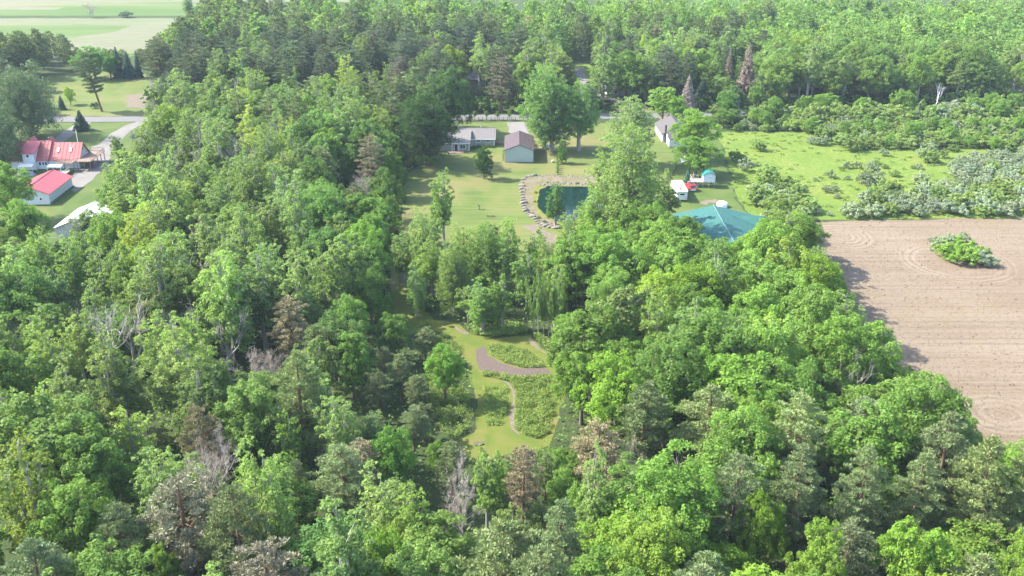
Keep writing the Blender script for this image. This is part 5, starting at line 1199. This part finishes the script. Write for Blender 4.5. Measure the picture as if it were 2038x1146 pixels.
for si, (pl, sp_, lo, hi) in enumerate(zip(SCRUB, (3.1, 2.7, 2.9, 3.0), (2.8, 2.0, 2.4, 2.6), (5.2, 3.2, 4.6, 4.8))):
    xs, ys = [p[0] for p in pl], [p[1] for p in pl]
    for x, y in scatter(min(xs), max(xs), min(ys), max(ys), sp_ * 1.25, .36, 30 + si, lambda a, b: inpoly(a, b, pl) and RD(a, b) > 6):
        px, py, s = proj(x, y, 0)
        if px > 2075: continue
        k = 'olive' if rnd.random() < (.16, .9, .52, .25)[si] else 'shrub'; H = rnd.uniform(lo, hi) * (.82 if k == 'olive' else 1)
        if si == 0: H *= 1.25 if py < 245 else .8
        v = rnd.uniform(.95, 1.25); tn = (v * rnd.uniform(.95, 1.08), v, v * rnd.uniform(.85, 1.15)); R = H * rnd.uniform(.52, .72) + .3
        if inpoly(x, y, POLY['soil']): continue
        if si == 0 and rnd.random() < .12: plant('maple', x, y, H * 1.5, H * .6, (1.05, 1.15, .9))
        else: plant(k, x, y, H, R, tn)
for (bx, by, wp) in ((1072, 434, 9), (1084, 442, 10), (1066, 384, 7), (1064, 402, 7), (1128, 452, 12), (1142, 455, 10), (1090, 364, 6), (1150, 366, 8), (1175, 367, 9)): shrub_px(bx, by, wp, 'shrub', (.95, 1.05, .75), hk=.7)
# brush along the woods' edges
for ln, sp_ in ((POLY['soil'][3:], 3.4), (POLY['lawn'][11:], 3.2), (POLY['left_yard'][4:6], 3.0)):
    for (ax, ay), (bx, by) in zip(ln, ln[1:]):
        k = max(1, int(math.hypot(bx-ax, by-ay) / sp_))
        for i in range(k):
            u = (i + rnd.random()) / k; x, y = ax + (bx-ax)*u, ay + (by-ay)*u; nx, ny = (ay - by), (bx - ax); q = math.hypot(nx, ny)
            sgn = 1 if not any(inpoly(x + nx/q*1.5, y + ny/q*1.5, p) for p in CLEAR) else -1
            x += sgn * nx/q * rnd.uniform(.4, 2.6); y += sgn * ny/q * rnd.uniform(.4, 2.6); px, py, s = proj(x, y, 0)
            if -20 < px < 2060 and -20 < py < 1160 and not any(inpoly(x, y, p) for p in CLEAR): plant('shrub', x, y, rnd.uniform(1.6, 3.6), rnd.uniform(1.1, 2.0), (rnd.uniform(.8, 1.1), rnd.uniform(.9, 1.15), .8))

BRUSH = []
# leafy skirt of the wood along the far side of the road
for (ax, ay), (bx, by) in zip(ROADL, ROADL[1:]):
    k = max(1, int(math.hypot(bx-ax, by-ay) / 3.6))
    for i in range(k):
        u = (i + rnd.random()) / k; x, y = ax + (bx-ax)*u, ay + (by-ay)*u + rnd.uniform(7, 13); px, py, s = proj(x, y, 0)
        if not (560 < px < 2070) or 1228 < px < 1305 or 1318 < px < 1345 or any(inpoly(x, y, p) for p in CLEAR): continue
        hh_ = rnd.uniform(2.2, 5.5); BRUSH.append((x, y, hh_, hh_ * rnd.uniform(.5, .75)))

lowsh = [shrub(1100+i, 3.2, 2.0, 520, .55, 6)[0] for i in range(4)]; b = Buf()
for (x, y, hh_, rr_) in BRUSH:
    lb = lowsh[rnd.randrange(4)]; a_ = rnd.uniform(0, 6.28); ca, sa = math.cos(a_) * rr_/2, math.sin(a_) * rr_/2
    b.add(np.concatenate(lb.V) @ np.array([[ca, sa, 0], [-sa, ca, 0], [0, 0, hh_/3.2]]) + np.array([x, y, 0]), np.concatenate(lb.F), np.concatenate(lb.A))
o = kind(b.build('roadside_brush', M['shrub']), 'stuff', 'leafy brush along the foot of the wood beyond the road'); o.color = (.72, .82, .78, 1)

# ------------------------------------------------------------------ stuff nobody could count: undergrowth, tall weeds, meadow tufts, soil clods
def area_points(pl, n, r):
    P = np.array(pl); lo, hi = P.min(0), P.max(0); out = []
    tri = tessellate_polygon([[Vector((x, y, 0)) for x, y in pl]]); T = np.array([[pl[i] for i in t] for t in tri]); A = np.abs(np.cross(T[:, 1]-T[:, 0], T[:, 2]-T[:, 0])) / 2
    k = r.choice(len(T), n, p=A/A.sum()); u, v = r.random(n), r.random(n); f = u + v > 1; u[f], v[f] = 1 - u[f], 1 - v[f]
    t = T[k]; return t[:, 0] + (t[:, 1]-t[:, 0]) * u[:, None] + (t[:, 2]-t[:, 0]) * v[:, None]
def weeds(name, pl, n, hmin, hmax, leaf, mat, seed, label, clump=1.2, z0=0.0):
    r = NR(seed); b = Buf(); c = area_points(pl, max(4, n // 60), r); hh = r.uniform(hmin, hmax, len(c)); k = r.integers(0, len(c), n)
    xy = c[k] + r.normal(0, clump * .42, (n, 2)); d = np.linalg.norm(xy - c[k], axis=1); z = hh[k] * np.clip(1 - (d / clump)**2, .15, 1) * r.random(n)**.45 + z0
    ins = np.array([inpoly(q[0], q[1], pl) for q in xy]); P = np.column_stack([xy, z])[ins]; m = len(P)
    N = r.normal(size=(m, 3)) * .55 + np.array([0, 0, .8]) + np.column_stack([(xy - c[k])[ins] * .5, np.zeros(m)]); s = leaf * r.uniform(.6, 1.4, m)
    cards(b, r, P, N, s, s * .55); return kind(b.build(name, mat), 'stuff', label)
for i, (n, a, c_, lb) in enumerate(((6500, .35, 1.0, 'tall weeds in the bed above the mulch path'), (17000, .5, 1.5, 'tall weeds in the large right-hand bed of the clearing'), (5500, .35, 1.0, 'tall weeds in the small middle bed of the clearing'), (17000, .5, 1.8, 'tall weeds along the left side of the clearing'))): weeds('tall_weeds', BED[i], n, a*.8, c_*.75, .23, M['weed'], 60 + i, lb, 1.0, .02)
weeds('tall_weeds', GP(ZC([(560, 335), (700, 355), (850, 340), (930, 320), (900, 270), (700, 280), (560, 290)])), 4500, .4, 1.2, .3, M['weed'], 66, 'tall weeds under the grove at the far edge of the clearing', 1.2, .02)
weeds('tall_weeds', GP(ZC([(960, 360), (1080, 440), (1150, 520), (1190, 640), (1240, 640), (1180, 500), (1090, 400), (1000, 340)])), 5000, .4, 1.3, .3, M['weed'], 67, 'tall weeds along the right side of the clearing', 1.2, .02)
weeds('meadow_grass', POLY['meadow'], 30000, .10, .45, .42, M['weed'], 68, 'rough grass tufts over the meadow', 1.0)
weeds('field_margin_grass', [(p[0] - 3.2, p[1] - .5) for p in POLY['soil'][5:]] + [(p[0] + .6, p[1]) for p in POLY['soil'][5:][::-1]], 9000, .15, .7, .35, M['weed'], 69, 'rank grass strip between the wood and the ploughed field', .9)
r = NR(70); pts = np.column_stack([r.uniform(-150, 110, 66000), r.uniform(70, 312, 66000)]); b = Buf(); keep = []
near = [h for h in PLANTS]
for q in pts:
    px, py, s = proj(q[0], q[1], 0)
    if not (-30 < px < 2060 and py < 1300): continue
    if not forest_ok(q[0], q[1]) or above_road(q[0], q[1] + 4) or any(inpoly(q[0], q[1], p) for p in CLEAR): continue
    keep.append(q)
P = np.array(keep); n = len(P); base = (np.sin(P[:, 0] * .7) * np.cos(P[:, 1] * .6) + 1.3) * .55
P = np.column_stack([P, base * r.random(n)**.6 * 1.5 + .1]); s = .5 * r.uniform(.6, 1.5, n); cards(b, r, P, r.normal(size=(n, 3)) * .5 + np.array([0, 0, .9]), s, s * .7)
o = kind(b.build('undergrowth', M['shrub']), 'stuff', 'low undergrowth on the forest floor'); o.color = (.80, .92, .78, 1)
r = NR(71); b = Buf(); xy = area_points(POLY['soil'], 17000, r); vis = np.array([-10 < proj(a, c_, 0)[0] < 2060 and proj(a, c_, 0)[1] < 1160 for a, c_ in xy]); xy = xy[vis]; n = len(xy); s = r.uniform(.06, .20, n) * (1 + (r.random(n) < .06) * .8)
base = np.array([[1,0,0],[0,1,0],[-1,0,0],[0,-1,0],[0,0,.7]]); V = (base[None] * r.uniform(.7, 1.3, (n, 5, 1)) * s[:, None, None] + np.column_stack([xy, np.full(n, .0)])[:, None, :]).reshape(-1, 3)
F = np.array([[0,1,4],[1,2,4],[2,3,4],[3,0,4]]); b.add(V, (F[None] + (np.arange(n) * 5)[:, None, None]).reshape(-1, 3)); kind(b.build('soil_clods', M['soil']), 'stuff', 'soil clods strewn over the ploughed field')

# ------------------------------------------------------------------ a label of its own for every plant: look, then what it stands by
LMK = [('farmhouse', 85, 310), ('red-roofed barn', 100, 380), ('white-roofed shed', 140, 450), ('blue spruce', 163, 240), ('roadside lawn', 240, 190), ('crop field', 330, 60), ('crop field corner', 430, 20), ('ranch house', 940, 280), ('huge dark maple', 845, 250), ('sage garage', 1033, 295),
       ('lawn bird bath', 954, 412), ('pond', 1130, 400), ('giant cottonwood', 1245, 350), ('teal-roofed barn', 1430, 440), ('stilted hut', 1405, 360), ('neighbour house', 1340, 270), ('grey dead spruce', 1366, 190), ('pink dying spruce', 1480, 140), ('white snag', 1862, 185),
       ('bush island', 1912, 505), ('field headland loop', 1676, 470), ('ploughed field edge', 1740, 660), ('field corner pine', 1920, 950), ('mulch path', 1015, 715), ('stone slab', 953, 884), ('clearing weed bed', 890, 740), ('grove', 950, 540), ('flat-topped brown pine', 565, 650), ('brown dying pine', 420, 870),
       ('leaning dead tree', 915, 1000), ('bare snag', 285, 890), ('grey snag', 210, 635), ('tall pale poplar', 680, 860), ('broad brown pine', 1190, 930), ('pale soft pine', 1445, 970), ('forked dead tree', 1330, 900), ('glossy maple', 180, 1050), ('far pine house', 966, 160), ('pale far house', 1238, 175), ('back lawn', 1145, 150),
       ('far road bend', 1690, 215), ('grey dying pine', 740, 330), ('pale twiggy tree', 430, 660), ('driveway tree', 238, 300), ('meadow shrubs', 1720, 350), ('silver thicket', 1990, 345), ('field-edge hedge', 1850, 410), ('tall road poplars', 640, 180), ('upper right wood', 1800, 80), ('upper middle wood', 1300, 40)]
KW = {'maple': 'maple', 'poplar': 'poplar', 'ash': 'ash', 'pine': 'soft pine', 'drypine': 'browned pine', 'redpine': 'grey-green pine', 'spruce': 'spruce', 'dead': 'leafless tree', 'snag_grey': 'pale bare tree', 'shrub': 'green bush', 'olive': 'silver bush', 'dead_spruce': 'dead spruce', 'cottonwood': 'cottonwood'}
buckets = {}
for h in PLANTS:
    if h['label']: continue
    u, v, s = proj(h['x'], h['y'], h['H'] * .75)
    nm, lu, lv = min(LMK, key=lambda q: (q[1]-u)**2 + (1.3*(q[2]-v))**2); du, dv = u - lu, v - lv
    rel = ('right of' if du > 0 else 'left of') if abs(du) > abs(dv) * 1.1 else ('behind' if dv < 0 else 'in front of')
    t = h['tint']; lum = (t[0] + t[1]) / 2
    tn = 'dark' if lum < .92 else ('pale' if lum > 1.16 else ('yellowish' if t[0] > t[1] * 1.03 else 'fresh'))
    if h['sp'] in ('dead', 'snag_grey', 'dead_spruce'): tn = 'weathered'
    sz = ('tall ' if h['H'] > 18.5 else 'short ' if h['H'] < 14 else '') if h['sp'] not in ('shrub', 'olive') else ('big ' if h['R'] > 2.2 else 'small ' if h['R'] < 1.5 else '')
    buckets.setdefault((f'{sz}{tn} {KW[h["sp"]]}', rel, nm), []).append((math.hypot(du, dv), h))
NTH = ['nearest', 'second nearest', 'third nearest', 'fourth nearest', 'fifth nearest', 'sixth nearest', 'seventh nearest', 'eighth nearest', 'ninth nearest', 'tenth nearest', 'eleventh nearest', 'twelfth nearest', 'thirteenth nearest', 'fourteenth nearest', 'fifteenth nearest']
for (ph, rel, nm), L in buckets.items():
    L.sort(key=lambda q: q[0])
    for i, (_, h) in enumerate(L):
        h['o']['label'] = f'{ph} {rel} the {nm}' + ('' if len(L) == 1 else f', {NTH[min(i, 14)]}')
        s_ = h['sp']; h['o']['group'] = {'shrub': 'green bushes of the scrub and wood edges', 'olive': 'silver bushes of the meadow and field edge', 'dead': 'dead trees', 'snag_grey': 'bare trees', 'dead_spruce': 'dead spruces'}.get(s_, KW[s_] + ' trees of the ' + ('far' if above_road(h['x'], h['y']) else 'near') + ' wood')

# ------------------------------------------------------------------ the air
hb = Buf(); hb.box((0, 1700, 39.75), (6400, 5000, 81.5)); hz = hb.mesh('haze'); hm = bpy.data.materials.new('haze'); hm.use_nodes = True; nt = hm.node_tree
nt.nodes.remove(nt.nodes['Principled BSDF']); pv = nt.nodes.new('ShaderNodeVolumePrincipled'); pv.inputs['Color'].default_value = (.70, .86, 1.0, 1); pv.inputs['Density'].default_value = .00008; pv.inputs['Anisotropy'].default_value = 0
nt.links.new(pv.outputs[0], nt.nodes['Material Output'].inputs['Volume']); hz.materials.append(hm); hm.cycles.homogeneous_volume = True if hasattr(hm, 'cycles') and hasattr(hm.cycles, 'homogeneous_volume') else None
kind(ob('haze', hz), 'stuff', 'thin summer haze over the whole countryside')
print('PLANTS', len(PLANTS), 'FAR', len(FAR), 'counts', count, 'tris', sum(len(m.polygons) for m in bpy.data.meshes) * 2)
